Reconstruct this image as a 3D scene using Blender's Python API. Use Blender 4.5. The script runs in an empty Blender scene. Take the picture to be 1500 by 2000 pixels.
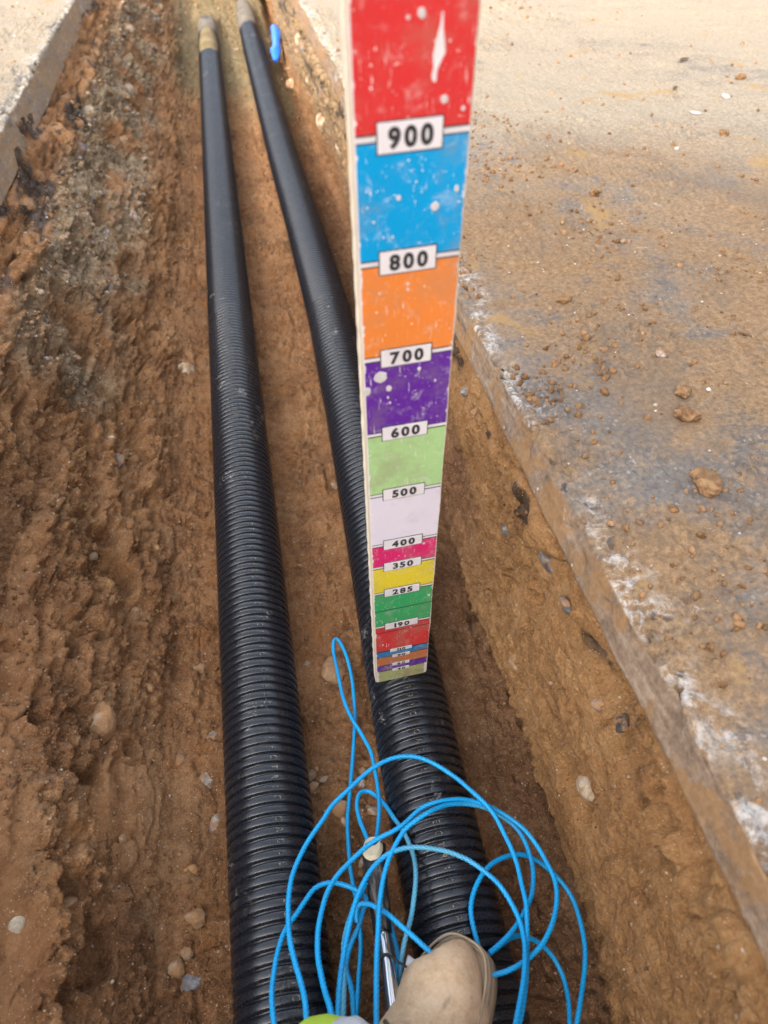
import bpy, bmesh, math, random
import numpy as np
from mathutils import Vector, Matrix

# ------------------------------------------------------------------ camera, sky, sun, exposure
scene = bpy.context.scene
COL = scene.collection
CAM_H = 1.195
cam_data = bpy.data.cameras.new('camera')
cam = bpy.data.objects.new('camera', cam_data)
COL.objects.link(cam)
cam.location = (0.0, 0.0, CAM_H)
cam.rotation_euler = (math.radians(90 - 44.473), 0.0, math.radians(-10.7665))
cam_data.sensor_fit = 'VERTICAL'
cam_data.sensor_height = 36.0
cam_data.sensor_width = 27.0
cam_data.lens = 1426.0 / 2000.0 * 36.0
cam_data.clip_start = 0.02
cam_data.clip_end = 500.0
cam_data.dof.use_dof = True
cam_data.dof.focus_distance = 1.17
cam_data.dof.aperture_fstop = 4.6
scene.camera = cam

SUN_EL, SUN_AZ = math.radians(27), math.radians(35)     # light travels towards +x +y: from behind and left
world = bpy.data.worlds.new('World')
scene.world = world
world.use_nodes = True
wn = world.node_tree
sky = wn.nodes.new('ShaderNodeTexSky')
sky.sky_type = 'NISHITA'
sky.sun_disc = False
sky.sun_elevation = SUN_EL
sky.sun_rotation = math.pi + SUN_AZ
sky.air_density = 1.0
sky.dust_density = 5.0
sky.ozone_density = 1.0
bg = wn.nodes['Background']
haze_white = wn.nodes.new('ShaderNodeHueSaturation')      # thin high cloud: the blue is washed out
haze_white.inputs['Saturation'].default_value = 0.45
wn.links.new(sky.outputs[0], haze_white.inputs['Color'])
wn.links.new(haze_white.outputs[0], bg.inputs[0])
bg.inputs[1].default_value = 0.15

sun_data = bpy.data.lights.new('sun', 'SUN')
sun_data.energy = 1.0
sun_data.angle = math.radians(5.0)
sun_data.color = (1.0, 0.93, 0.82)
sun = bpy.data.objects.new('sun', sun_data)
COL.objects.link(sun)
travel = Vector((math.sin(SUN_AZ) * math.cos(SUN_EL), math.cos(SUN_AZ) * math.cos(SUN_EL), -math.sin(SUN_EL)))
sun.rotation_euler = travel.to_track_quat('-Z', 'Y').to_euler()
sun.location = (-4, -6, 8)

scene.view_settings.view_transform = 'Standard'
scene.view_settings.look = 'None'
scene.view_settings.exposure = 2.32
scene.view_settings.gamma = 1.0
scene.view_settings.use_curve_mapping = False
scene.cycles.max_bounces = 8
scene.cycles.diffuse_bounces = 5

random.seed(7)
rng = np.random.default_rng(11)

# ------------------------------------------------------------------ noise (numpy)
def _h(ix, iy, iz, seed):
    n = (ix * 374761393 + iy * 668265263 + iz * 1274126177 + seed * 974711) & 0xFFFFFFFF
    n = ((n ^ (n >> 13)) * 1274126177) & 0xFFFFFFFF
    n = ((n ^ (n >> 15)) * 2246822519) & 0xFFFFFFFF
    return ((n ^ (n >> 16)) & 0xFFFFFF).astype(np.float32) / float(0xFFFFFF)

def vnoise(P, f, seed=0):
    """value noise in -1..1 at frequency f (scalar or per-axis)."""
    Q = P * np.asarray(f, float)
    I = np.floor(Q).astype(np.int64)
    F = (Q - I).astype(np.float32)
    F = F * F * F * (F * (F * 6 - 15) + 10)
    out = 0
    for dx in (0, 1):
        wx = F[..., 0] if dx else 1 - F[..., 0]
        for dy in (0, 1):
            wy = F[..., 1] if dy else 1 - F[..., 1]
            for dz in (0, 1):
                wz = F[..., 2] if dz else 1 - F[..., 2]
                out = out + wx * wy * wz * _h(I[..., 0] + dx, I[..., 1] + dy, I[..., 2] + dz, seed)
    return out * 2 - 1

def fbm(P, f, octaves=4, seed=0, gain=0.5, lac=2.03):
    f = np.asarray(f, float)
    a, s, out = 1.0, 0.0, 0
    for o in range(octaves):
        out = out + a * vnoise(P, f, seed + o * 17)
        s += a
        a *= gain
        f = f * lac
    return out / s

def ridged(P, f, octaves=3, seed=0):
    f = np.asarray(f, float)
    a, s, out = 1.0, 0.0, 0
    for o in range(octaves):
        out = out + a * (1 - np.abs(vnoise(P, f, seed + o * 31)))
        s += a
        a *= 0.5
        f = f * 2.1
    return out / s

def worley(P, f, seed=0):
    """F1, F2 distances and a per-cell random number."""
    Q = P * np.asarray(f, float)
    I = np.floor(Q).astype(np.int64)
    f1 = np.full(Q.shape[:-1], 9.0, np.float32)
    f2 = np.full(Q.shape[:-1], 9.0, np.float32)
    rid = np.zeros(Q.shape[:-1], np.float32)
    for dx in (-1, 0, 1):
        for dy in (-1, 0, 1):
            for dz in (-1, 0, 1):
                c = I + np.array([dx, dy, dz])
                px = c[..., 0] + _h(c[..., 0], c[..., 1], c[..., 2], seed)
                py = c[..., 1] + _h(c[..., 0], c[..., 1], c[..., 2], seed + 5)
                pz = c[..., 2] + _h(c[..., 0], c[..., 1], c[..., 2], seed + 9)
                d = np.sqrt((px - Q[..., 0]) ** 2 + (py - Q[..., 1]) ** 2 + (pz - Q[..., 2]) ** 2).astype(np.float32)
                r = _h(c[..., 0], c[..., 1], c[..., 2], seed + 13)
                nearer = d < f1
                f2 = np.where(nearer, f1, np.minimum(f2, d))
                rid = np.where(nearer, r, rid)
                f1 = np.where(nearer, d, f1)
    return f1, f2, rid

def sstep(a, b, x):
    t = np.clip((x - a) / (b - a), 0, 1)
    return t * t * (3 - 2 * t)

# ------------------------------------------------------------------ mesh helpers
def mesh_np(name, V, F, smooth=True, attrs=None):
    V = np.asarray(V, np.float32).reshape(-1, 3)
    F = np.asarray(F, np.int32)
    k = F.shape[1]
    me = bpy.data.meshes.new(name)
    me.vertices.add(len(V)); me.vertices.foreach_set('co', V.ravel())
    me.loops.add(F.size); me.loops.foreach_set('vertex_index', F.ravel())
    me.polygons.add(len(F))
    me.polygons.foreach_set('loop_start', np.arange(0, F.size, k, dtype=np.int32))
    me.polygons.foreach_set('use_smooth', np.full(len(F), smooth))
    me.update(calc_edges=True)
    for key, val in (attrs or {}).items():
        at = me.attributes.new(key, 'FLOAT', 'POINT')
        at.data.foreach_set('value', np.asarray(val, np.float32).ravel())
    return me

def grid_faces(nv, nu, wrap=False):
    iu = np.arange(nu if wrap else nu - 1)
    iv = np.arange(nv - 1)
    a, b = np.meshgrid(iv, iu, indexing='ij')
    b2 = (b + 1) % nu
    return np.stack([a * nu + b, a * nu + b2, (a + 1) * nu + b2, (a + 1) * nu + b], -1).reshape(-1, 4)

def grid_normals(P):
    du = np.gradient(P, axis=1); dv = np.gradient(P, axis=0)
    n = np.cross(du, dv)
    return n / np.maximum(np.linalg.norm(n, axis=-1, keepdims=True), 1e-9)

def link(name, me, mat=None, parent=None, label=None, category=None, group=None, kind=None, loc=None):
    o = bpy.data.objects.new(name, me)
    COL.objects.link(o)
    if mat is not None and not me.materials:
        me.materials.append(mat)
    if parent is not None:
        o.parent = parent
    if loc is not None:
        o.location = loc
    for k, v in (('label', label), ('category', category), ('group', group), ('kind', kind)):
        if v:
            o[k] = v
    return o

def empty(name, loc=(0, 0, 0), label=None, category=None, group=None):
    o = bpy.data.objects.new(name, None)
    COL.objects.link(o)
    o.location = loc
    o.empty_display_size = 0.05
    for k, v in (('label', label), ('category', category), ('group', group)):
        if v:
            o[k] = v
    return o

def bm_mesh(name, fill, smooth=False):
    bm = bmesh.new()
    fill(bm)
    me = bpy.data.meshes.new(name)
    bm.to_mesh(me); bm.free()
    if smooth:
        me.polygons.foreach_set('use_smooth', np.full(len(me.polygons), True))
    return me

def box_mesh(name, x0, x1, y0, y1, z0, z1, bevel=0.0):
    def fill(bm):
        r = bmesh.ops.create_cube(bm, size=1.0)
        for v in r['verts']:
            v.co = Vector(((x0 + x1) / 2 + v.co.x * (x1 - x0), (y0 + y1) / 2 + v.co.y * (y1 - y0), (z0 + z1) / 2 + v.co.z * (z1 - z0)))
        if bevel:
            bmesh.ops.bevel(bm, geom=list(bm.edges), offset=bevel, segments=2, affect='EDGES', profile=0.5)
    return bm_mesh(name, fill)

# ------------------------------------------------------------------ material helpers
class N:
    def __init__(self, name):
        self.m = bpy.data.materials.new(name)
        self.m.use_nodes = True
        self.t = self.m.node_tree
        self.b = self.t.nodes['Principled BSDF']
        self.out = self.t.nodes['Material Output']
        self.co = self.t.nodes.new('ShaderNodeTexCoord').outputs['Object']
    def put(self, sock, v):
        if isinstance(v, bpy.types.NodeSocket):
            self.t.links.new(v, sock)
        else:
            sock.default_value = v
    def map(self, scale=(1, 1, 1), rot=(0, 0, 0), vec=None):
        n = self.t.nodes.new('ShaderNodeMapping')
        self.put(n.inputs['Vector'], vec or self.co)
        n.inputs['Scale'].default_value = scale
        n.inputs['Rotation'].default_value = rot
        return n.outputs[0]
    def noise(self, scale, detail=4, rough=0.55, vec=None, dist=0.0):
        n = self.t.nodes.new('ShaderNodeTexNoise')
        self.put(n.inputs['Vector'], vec or self.co)
        n.inputs['Scale'].default_value = scale
        n.inputs['Detail'].default_value = detail
        n.inputs['Roughness'].default_value = rough
        n.inputs['Distortion'].default_value = dist
        return n.outputs['Fac']
    def voro(self, scale, vec=None, feature='F1', rand=1.0):
        n = self.t.nodes.new('ShaderNodeTexVoronoi')
        n.feature = feature
        self.put(n.inputs['Vector'], vec or self.co)
        n.inputs['Scale'].default_value = scale
        n.inputs['Randomness'].default_value = rand
        return n.outputs['Distance'], (n.outputs['Color'] if 'Color' in n.outputs else None)
    def math(self, op, a, b=0.0, c=0.0, clamp=False):
        n = self.t.nodes.new('ShaderNodeMath')
        n.operation = op
        n.use_clamp = clamp
        self.put(n.inputs[0], a); self.put(n.inputs[1], b)
        if op in ('MULTIPLY_ADD',):
            self.put(n.inputs[2], c)
        return n.outputs[0]
    def step(self, v, lo, hi):
        n = self.t.nodes.new('ShaderNodeMapRange')
        n.interpolation_type = 'SMOOTHSTEP'
        self.put(n.inputs['Value'], v)
        n.inputs['From Min'].default_value = lo
        n.inputs['From Max'].default_value = hi
        return n.outputs['Result']
    def ramp(self, fac, stops):
        n = self.t.nodes.new('ShaderNodeValToRGB')
        self.put(n.inputs[0], fac)
        el = n.color_ramp.elements
        while len(el) < len(stops):
            el.new(0.5)
        for e, (p, c) in zip(el, stops):
            e.position = p
            e.color = (*c, 1)
        return n.outputs[0]
    def mix(self, fac, a, b, mode='MIX'):
        n = self.t.nodes.new('ShaderNodeMix')
        n.data_type = 'RGBA'
        n.blend_type = mode
        self.put(n.inputs[0], fac)
        self.put(n.inputs[6], a if isinstance(a, bpy.types.NodeSocket) else (*a, 1))
        self.put(n.inputs[7], b if isinstance(b, bpy.types.NodeSocket) else (*b, 1))
        return n.outputs[2]
    def attr(self, name):
        n = self.t.nodes.new('ShaderNodeAttribute')
        n.attribute_name = name
        return n.outputs['Fac']
    def sep(self, vec=None):
        n = self.t.nodes.new('ShaderNodeSeparateXYZ')
        self.put(n.inputs[0], vec or self.co)
        return n.outputs
    def rand(self):
        return self.t.nodes.new('ShaderNodeObjectInfo').outputs['Random']
    def bump(self, h, strength=0.5, dist=0.002, normal=None):
        n = self.t.nodes.new('ShaderNodeBump')
        n.inputs['Strength'].default_value = strength
        n.inputs['Distance'].default_value = dist
        self.put(n.inputs['Height'], h)
        if normal is not None:
            self.put(n.inputs['Normal'], normal)
        return n.outputs[0]
    def done(self, color=None, rough=0.8, spec=0.3, normal=None, metal=0.0):
        if color is not None:
            self.put(self.b.inputs['Base Color'], color if isinstance(color, bpy.types.NodeSocket) else (*color, 1))
        self.put(self.b.inputs['Roughness'], rough)
        self.b.inputs['Specular IOR Level'].default_value = spec
        self.b.inputs['Metallic'].default_value = metal
        if normal is not None:
            self.put(self.b.inputs['Normal'], normal)
        return self.m

def soil_material(name, dark, mid, light, damp=0.0):
    m = N(name)
    n1 = m.noise(5.0, 6, 0.6)
    n2 = m.noise(38.0, 6, 0.65)
    n3 = m.noise(210.0, 4, 0.6)
    mixv = m.math('ADD', m.math('MULTIPLY', n1, 0.36), m.math('ADD', m.math('MULTIPLY', n2, 0.34), m.math('MULTIPLY', n3, 0.30)))
    col = m.ramp(mixv, [(0.37, dark), (0.48, mid), (0.61, light)])
    # ochre and reddish clay patches
    col = m.mix(m.math('MULTIPLY', m.step(m.noise(9.0, 3, 0.6, dist=0.6), 0.55, 0.68), 0.5), col, tuple(c * k for c, k in zip(mid, (1.25, 1.15, 0.85))))
    # damp dark brown and greyish patches
    col = m.mix(m.math('MULTIPLY', m.step(m.noise(3.6, 5, 0.62, dist=0.5, vec=m.map((1, 1, 1), (0.3, 0.7, 0.2))), 0.50, 0.66), 0.6), col, m.ramp(mixv, [(0.37, (0.095, 0.045, 0.020)), (0.5, (0.205, 0.103, 0.046)), (0.62, (0.34, 0.205, 0.108))]))
    col = m.mix(m.math('MULTIPLY', m.step(m.noise(13.0, 5, 0.65, dist=0.4), 0.60, 0.72), 0.5), col, (0.30, 0.21, 0.135))
    # smeared clay: even, slightly paler
    col = m.mix(m.math('MULTIPLY', m.attr('smear'), 0.6), col, tuple(a * 0.85 + b * 0.15 for a, b in zip(mid, light)))
    # right bank: drier, more yellow
    col = m.mix(m.math('MULTIPLY', m.attr('tan'), 0.75), col, m.ramp(mixv, [(0.36, (0.21, 0.098, 0.036)), (0.5, (0.40, 0.208, 0.080)), (0.63, (0.52, 0.305, 0.135))]))
    # shade painted along the foot of the banks and the right floor strip
    col = m.mix(m.math('MULTIPLY', m.attr('foot_shade'), 0.8), col, m.ramp(mixv, [(0.37, (0.095, 0.045, 0.022)), (0.5, (0.20, 0.100, 0.048)), (0.62, (0.33, 0.195, 0.105))]))
    # grey-olive stony seam
    gcol = m.ramp(m.math('ADD', m.math('MULTIPLY', n2, 0.6), m.math('MULTIPLY', n3, 0.4)), [(0.36, (0.105, 0.070, 0.038)), (0.5, (0.265, 0.192, 0.112)), (0.62, (0.45, 0.365, 0.245))])
    col = m.mix(m.math('MULTIPLY', m.attr('grey'), 0.9), col, gcol)
    # tarry black layer
    tcol = m.ramp(n2, [(0.4, (0.012, 0.011, 0.011)), (0.62, (0.07, 0.062, 0.058))])
    col = m.mix(m.attr('tar'), col, tcol)
    # yellow sand
    scol = m.ramp(mixv, [(0.36, (0.135, 0.098, 0.047)), (0.5, (0.205, 0.152, 0.078)), (0.64, (0.28, 0.215, 0.120))])
    col = m.mix(m.attr('sand'), col, scol)
    # grit: small pale and dark chips
    for sc, thr, amt, c0, c1 in ((150.0, 0.20, 0.86, (0.36, 0.22, 0.12), (0.60, 0.47, 0.34)), (85.0, 0.17, 0.90, (0.36, 0.25, 0.16), (0.58, 0.47, 0.36)), (330.0, 0.28, 0.80, (0.40, 0.23, 0.11), (0.54, 0.36, 0.21))):
        d, c = m.voro(sc)
        s = m.sep(c)
        on = m.math('MULTIPLY', m.math('LESS_THAN', d, thr), m.math('GREATER_THAN', s[0], amt))
        col = m.mix(on, col, m.mix(s[1], c0, c1))
    g1, _ = m.voro(170.0)
    g2, _ = m.voro(390.0)
    h = m.math('ADD', m.math('MULTIPLY', m.noise(240.0, 5, 0.72), 0.75), m.math('MULTIPLY', m.noise(900.0, 3, 0.6), 0.25))
    h = m.math('SUBTRACT', h, m.math('ADD', m.math('MULTIPLY', g1, 0.30), m.math('MULTIPLY', g2, 0.22)))
    h = m.math('MULTIPLY', h, m.math('SUBTRACT', 1.0, m.math('MULTIPLY', m.attr('smear'), 0.75)))
    rough = m.math('SUBTRACT', 0.95, m.math('MULTIPLY', m.step(n1, 0.55, 0.35), damp))
    return m.done(col, rough, 0.22, m.bump(h, 1.0, 0.009))
SHADE_HOUSE_AT, SHADE_HOUSE_ROT, SHADE_HOUSE_EAVE = (-2.5, -5.0, 0.5), math.radians(-14), 4.2  # unseen building, added only for the shade it casts
# ------------------------------------------------------------------ materials of the setting
M_SOIL = soil_material('soil', (0.105, 0.046, 0.019), (0.275, 0.127, 0.052), (0.45, 0.248, 0.116), 0.25)

def road_material():
    m = N('road_surface')
    v = m.co
    big = m.noise(2.6, 5, 0.6, dist=0.4)
    med = m.noise(16.0, 6, 0.65)
    fine = m.noise(120.0, 5, 0.65)
    grit = m.noise(420.0, 3, 0.6)
    base = m.ramp(m.math('ADD', m.math('MULTIPLY', med, 0.5), m.math('MULTIPLY', fine, 0.5)), [(0.36, (0.098, 0.084, 0.074)), (0.52, (0.162, 0.143, 0.127)), (0.66, (0.24, 0.216, 0.194))])
    d, c = m.voro(130.0)
    s = m.sep(c)
    base = m.mix(m.math('MULTIPLY', m.math('LESS_THAN', d, 0.42), m.math('GREATER_THAN', s[0], 0.66)), base, m.mix(s[1], (0.085, 0.078, 0.075), (0.27, 0.24, 0.21)))
    # trodden soil lying over it, wet and brown near the trench, dust further off painted paler for the sunlight there
    dirt = m.ramp(m.math('ADD', m.math('MULTIPLY', fine, 0.6), m.math('MULTIPLY', grit, 0.4)), [(0.36, (0.130, 0.070, 0.031)), (0.5, (0.222, 0.134, 0.066)), (0.64, (0.315, 0.207, 0.114))])
    dry_sunlit = m.ramp(m.math('ADD', m.math('MULTIPLY', fine, 0.6), m.math('MULTIPLY', grit, 0.4)), [(0.36, (0.190, 0.145, 0.096)), (0.5, (0.285, 0.230, 0.163)), (0.64, (0.38, 0.320, 0.246))])
    cover = m.math('ADD', m.math('MULTIPLY', big, 0.55), m.math('ADD', m.math('MULTIPLY', med, 0.30), m.math('MULTIPLY', fine, 0.25)))
    col = m.mix(m.math('MULTIPLY', m.step(cover, 0.435, 0.58), 0.92), base, dirt)
    col = m.mix(m.math('MULTIPLY', m.attr('dry_sunlit'), m.step(cover, 0.30, 0.56)), col, dry_sunlit)
    # ochre spots of subsoil
    col = m.mix(m.math('MULTIPLY', m.step(m.noise(7.0, 4, 0.6, dist=0.8), 0.60, 0.68), 0.6), col, (0.31, 0.19, 0.072))
    # chalky broken rim
    rim = m.math('MULTIPLY', m.attr('rim'), m.math('MULTIPLY', m.step(m.noise(38.0, 6, 0.75, dist=0.5), 0.46, 0.58), m.step(m.noise(7.0, 3, 0.6), 0.36, 0.52)))
    col = m.mix(rim, col, m.ramp(fine, [(0.35, (0.24, 0.215, 0.19)), (0.6, (0.50, 0.465, 0.425))]))
    blk = m.math('MULTIPLY', m.attr('rim'), m.step(m.noise(27.0, 4, 0.6, vec=m.map((1, 1, 1), (0.5, 0.2, 0.9))), 0.60, 0.66))
    col = m.mix(m.math('MULTIPLY', blk, 0.9), col, (0.045, 0.040, 0.040))
    # cut face: mud-wiped, streaked along the saw line
    sv = m.map((75.0, 9.0, 75.0))
    st = m.math('ADD', m.math('MULTIPLY', m.noise(1.0, 5, 0.6, vec=sv), 0.55), m.math('MULTIPLY', fine, 0.45))
    face = m.ramp(st, [(0.37, (0.125, 0.084, 0.056)), (0.5, (0.215, 0.150, 0.103)), (0.62, (0.31, 0.232, 0.168))])
    face = m.mix(m.math('MULTIPLY', m.step(m.noise(14.0, 5, 0.68, dist=0.4), 0.45, 0.56), 0.8), face, m.mix(fine, (0.17, 0.088, 0.038), (0.36, 0.205, 0.092)))
    face = m.mix(m.math('MULTIPLY', m.step(m.noise(20.0, 5, 0.7, vec=m.map((1, .6, 1), (0.4, 0.1, 0.3))), 0.60, 0.68), 0.7), face, (0.34, 0.315, 0.285))
    col = m.mix(m.attr('face'), col, face)
    # damp darker stains over the middle
    col = m.mix(m.math('MULTIPLY', m.step(m.noise(4.4, 6, 0.62, dist=0.6, vec=m.map((1, 1, 1), (0.2, 0.5, 0.1))), 0.50, 0.64), m.math('MULTIPLY', m.math('SUBTRACT', 1.0, m.attr('dry_sunlit')), 0.5)), col, m.mix(fine, (0.075, 0.056, 0.042), (0.20, 0.155, 0.118)))
    # white splashes of chalk dust
    col = m.mix(m.math('MULTIPLY', m.step(m.noise(19.0, 6, 0.72, dist=0.5), 0.665, 0.72), 0.6), col, (0.48, 0.45, 0.41))
    d2, c2 = m.voro(60.0)
    s2 = m.sep(c2)
    col = m.mix(m.math('MULTIPLY', m.math('LESS_THAN', d2, 0.14), m.math('GREATER_THAN', s2[0], 0.93)), col, (0.44, 0.40, 0.35))
    h = m.math('ADD', m.math('MULTIPLY', fine, 0.6), m.math('MULTIPLY', grit, 0.4))
    return m.done(col, 0.92, 0.22, m.bump(h, 0.6, 0.0035))
M_ROAD = road_material()

# ------------------------------------------------------------------ the trench: one sheet, wall to wall
def graded(y0, y1, k, off):
    out = [y0]
    while out[-1] < y1:
        out.append(out[-1] + k * (out[-1] + off))
    return np.array(out)

YF = graded(0.08, 9.6, 0.0025, 0.72)
YALL = np.concatenate([np.array([-14, -8, -4, -2.2, -1.4, -1.0, -0.7, -0.5, -0.35, -0.22, -0.12, -0.04, 0.02]), YF, np.array([9.9, 10.3, 10.8, 11.5, 13, 16, 22, 34, 60])])

def fill_level(y):      # the trench runs out under made ground at both ends
    return np.maximum(sstep(9.4, 10.8, y), 1 - sstep(-1.3, -0.55, y))

def edge_wobble(y, seed):
    Q = np.stack([np.zeros_like(y), y, np.zeros_like(y)], -1)
    return 0.006 * fbm(Q, 1.3, 2, seed) + 0.0025 * fbm(Q, 11.0, 3, seed + 3) * sstep(9, 2, y)

SECT = np.array([(-0.72, 0.440), (-0.655, 0.428), (-0.618, 0.416), (-0.560, 0.378), (-0.50, 0.300), (-0.40, 0.180), (-0.30, 0.075),
                 (-0.255, 0.030), (-0.20, 0.004), (-0.10, 0.0), (0.10, 0.0), (0.27, -0.002), (0.335, -0.010), (0.372, -0.006), (0.374, 0.016), (0.353, 0.030), (0.355, 0.055), (0.358, 0.10), (0.362, 0.20),
                 (0.366, 0.30), (0.370, 0.38), (0.373, 0.432), (0.385, 0.452), (0.45, 0.458)])
def resample(path, step):
    d = np.r_[0, np.cumsum(np.hypot(*np.diff(path, axis=0).T))]
    n = int(d[-1] / step)
    t = np.linspace(0, d[-1], n)
    return np.stack([np.interp(t, d, path[:, 0]), np.interp(t, d, path[:, 1])], -1)
S = resample(SECT, 0.0029)
for _ in range(2):
    S[1:-1] = 0.25 * S[:-2] + 0.5 * S[1:-1] + 0.25 * S[2:]
NU, NV = len(S), len(YALL)
P = np.zeros((NV, NU, 3))
yy = YALL[:, None]
P[..., 0] = S[None, :, 0]
P[..., 1] = yy
P[..., 2] = S[None, :, 1]
X0, Z0 = P[..., 0].copy(), P[..., 2].copy()
lw = sstep(-0.23, -0.33, X0)                                   # left bank
rw = sstep(0.335, 0.352, X0) * sstep(0.002, 0.022, Z0)                                   # right bank
fl = 1 - np.maximum(lw, rw)                                    # floor
# the right bank is scooped out low down further along
P[..., 0] += rw * sstep(0.9, 1.5, yy) * 0.035 * sstep(0.27, 0.20, Z0)
P[..., 0] += rw * 0.014 * np.sin(yy * 2.1 + 0.6) * sstep(0.42, 0.2, Z0) * sstep(0.5, 1.2, yy)
P[..., 0] -= rw * 0.02 * sstep(2.6, 4.5, yy) * sstep(0.42, 0.2, Z0)
# left bank: broad hollows
Qn = np.stack([X0, np.broadcast_to(yy, X0.shape), Z0], -1)
Bn = grid_normals(P)
if Bn[NV // 2, NU // 2, 2] < 0:
    Bn = -Bn
near = sstep(9, 3, yy) * sstep(0.0, 0.2, yy)
gouge = fbm(Qn @ np.array([[1, 0, 0], [0.0, 1, 0.0], [0, 0, 1.0]]).T, (24, 2.4, 24), 3, 41)
c1, c2, cr = worley(Qn + 0.02 * np.stack([vnoise(Qn, 30, s) for s in (1, 2, 3)], -1), 24.0, 51)
clod = np.sqrt(np.clip(1 - (c1 / 0.62) ** 2, 0, 1)) * (0.35 + 0.65 * cr)
d1, d2, dr = worley(Qn + 0.008 * np.stack([vnoise(Qn, 80, s) for s in (4, 5, 6)], -1), 62.0, 61)
clod2 = np.sqrt(np.clip(1 - (d1 / 0.62) ** 2, 0, 1)) * (0.25 + 0.75 * dr)
rough_zone = sstep(-0.25, 0.25, fbm(Qn, (5, 3, 5), 3, 71))
smear = sstep(0.12, 0.34, fbm(Qn, (16, 3.6, 16), 3, 81)) * (0.9 * lw + 0.30 * fl + 0.22 * rw) * (1 - sstep(3, 6, yy))
fine1 = fbm(Qn, 95, 4, 91, 0.6)
crumb = 1.6 * (np.abs(fbm(Qn, 34, 2, 92, 0.6)) * 0.9 + np.abs(vnoise(Qn, 88, 95)) * 0.42 + np.abs(vnoise(Qn, 190, 97)) * 0.24) - 0.5
crumb = crumb * (0.35 + 0.65 * sstep(-0.2, 0.25, fbm(Qn, 7, 2, 99)))
pit = sstep(0.34, 0.52, fbm(Qn, (20, 12, 20), 2, 101)) * (0.5 + 0.5 * sstep(-0.2, 0.2, fbm(Qn, 5, 2, 103)))
b1, b2, br = worley(Qn + 0.03 * np.stack([vnoise(Qn, 16, s) for s in (17, 18, 19)], -1), (11.0, 8.0, 11.0), 55)
bigclod = sstep(0.02, 0.16, b2 - b1) * (br - 0.4)
gap = sstep(0.10, 0.0, b2 - b1) * sstep(-0.05, 0.25, fbm(Qn, 4.5, 2, 57))
crack = np.clip(ridged(Qn + 0.02 * np.stack([vnoise(Qn, 18, s) for s in (7, 8, 9)], -1), (17, 11, 17), 1, 111) - 0.94, 0, 1) / 0.06
dl = 0.046 * fbm(Qn, (5.2, 2.6, 5.2), 3, 121) + 0.024 * gouge + rough_zone * (0.017 * clod - 0.006) + 0.006 * clod2 + 0.014 * crumb + 0.005 * fine1 + 0.020 * bigclod - 0.016 * gap - 0.036 * pit - 0.014 * crack * sstep(-0.1, 0.3, fbm(Qn, 4, 2, 131))
df = 0.013 * fbm(Qn, 6, 3, 141) + 0.012 * rough_zone * clod + 0.008 * bigclod - 0.006 * gap + 0.006 * clod2 + 0.011 * crumb + 0.0035 * fine1 - 0.006 * crack * sstep(0.0, 0.3, fbm(Qn, 4, 2, 151))
dr_ = 0.014 * fbm(Qn, (8, 3.2, 8), 3, 161) + 0.005 * fbm(Qn, (70, 22, 70), 3, 171) + rough_zone * (0.010 * clod + 0.008 * bigclod) + 0.004 * clod2 * rough_zone + 0.009 * crumb + 0.003 * fine1 \
    - 0.018 * sstep(0.40, 0.58, fbm(Qn, (36, 18, 36), 2, 181)) - 0.006 * crack * sstep(0.0, 0.3, fbm(Qn, 4, 2, 183))
for hy, hz, hr, hd in ((0.43, 0.395, 0.045, 0.070), (0.47, 0.36, 0.03, 0.030), (0.36, 0.36, 0.032, 0.045), (0.385, 0.165, 0.020, 0.030), (0.29, 0.33, 0.028, 0.025), (0.60, 0.42, 0.030, 0.025), (0.80, 0.40, 0.03, 0.018), (1.05, 0.25, 0.018, 0.02), (0.66, 0.30, 0.03, 0.012)):
    dr_ = dr_ - hd * np.exp(-(((yy - hy) / hr) ** 2 + ((Z0 - hz) / (hr * 0.8)) ** 2) * (1 + 0.5 * fbm(Qn, 30, 2, 185)))
# soil caked up over the foot of the slab face in places
dr_ = dr_ + 0.022 * sstep(0.36, 0.41, Z0) * sstep(0.05, 0.35, fbm(Qn, (9, 7, 9), 3, 187)) * (0.5 + clod)
k = 1 - 0.66 * smear
foot = np.exp(-((X0 + 0.238) / 0.017) ** 2) * (0.6 + 0.9 * fbm(Qn, (6, 5, 6), 3, 189))
for dx_ in (-0.085 + 0 * yy, np.interp(yy, [-1, .3, .55, .7, 1.0, 1.5, 2.04, 2.7, 3.4, 5.2, 9], [.152, .160, .165, .171, .184, .202, .212, .207, .197, .188, .186])):
    df = df + 0.026 * sstep(0.095, 0.060, np.abs(X0 - dx_)) * np.clip(0.35 + 1.3 * fbm(Qn, (9, 7, 9), 3, 196), 0, 1.2)
disp = (lw * dl * 1.3 + fl * df + rw * dr_) * k - 0.020 * np.clip(foot, 0, 1.4) * sstep(2.2, 1.2, yy)
# a flattened spot of old spade work keeps its edges
hide = sstep(0.445, 0.425, Z0) * 0 + 1
# keep the sheet tucked under the slabs
tuck = sstep(-0.72, -0.64, X0) * (1 - sstep(0.372, 0.392, X0) * sstep(0.40, 0.455, Z0))
disp = disp * tuck * (1 - fill_level(yy))
# pebbly grey seam of the upper left bank
greyz = lw * sstep(0.09, 0.19, Z0 + 0.06 * fbm(Qn, 6, 3, 191)) * sstep(0.40, 0.33, Z0) * sstep(1.25, 2.0, yy + 0.5 * fbm(Qn, 5, 2, 201))
greyz = greyz * sstep(-0.45, 0.05, fbm(Qn, (9, 4, 9), 3, 211))
disp += greyz * 0.014 * clod * tuck
P += Bn * disp[..., None]
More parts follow.
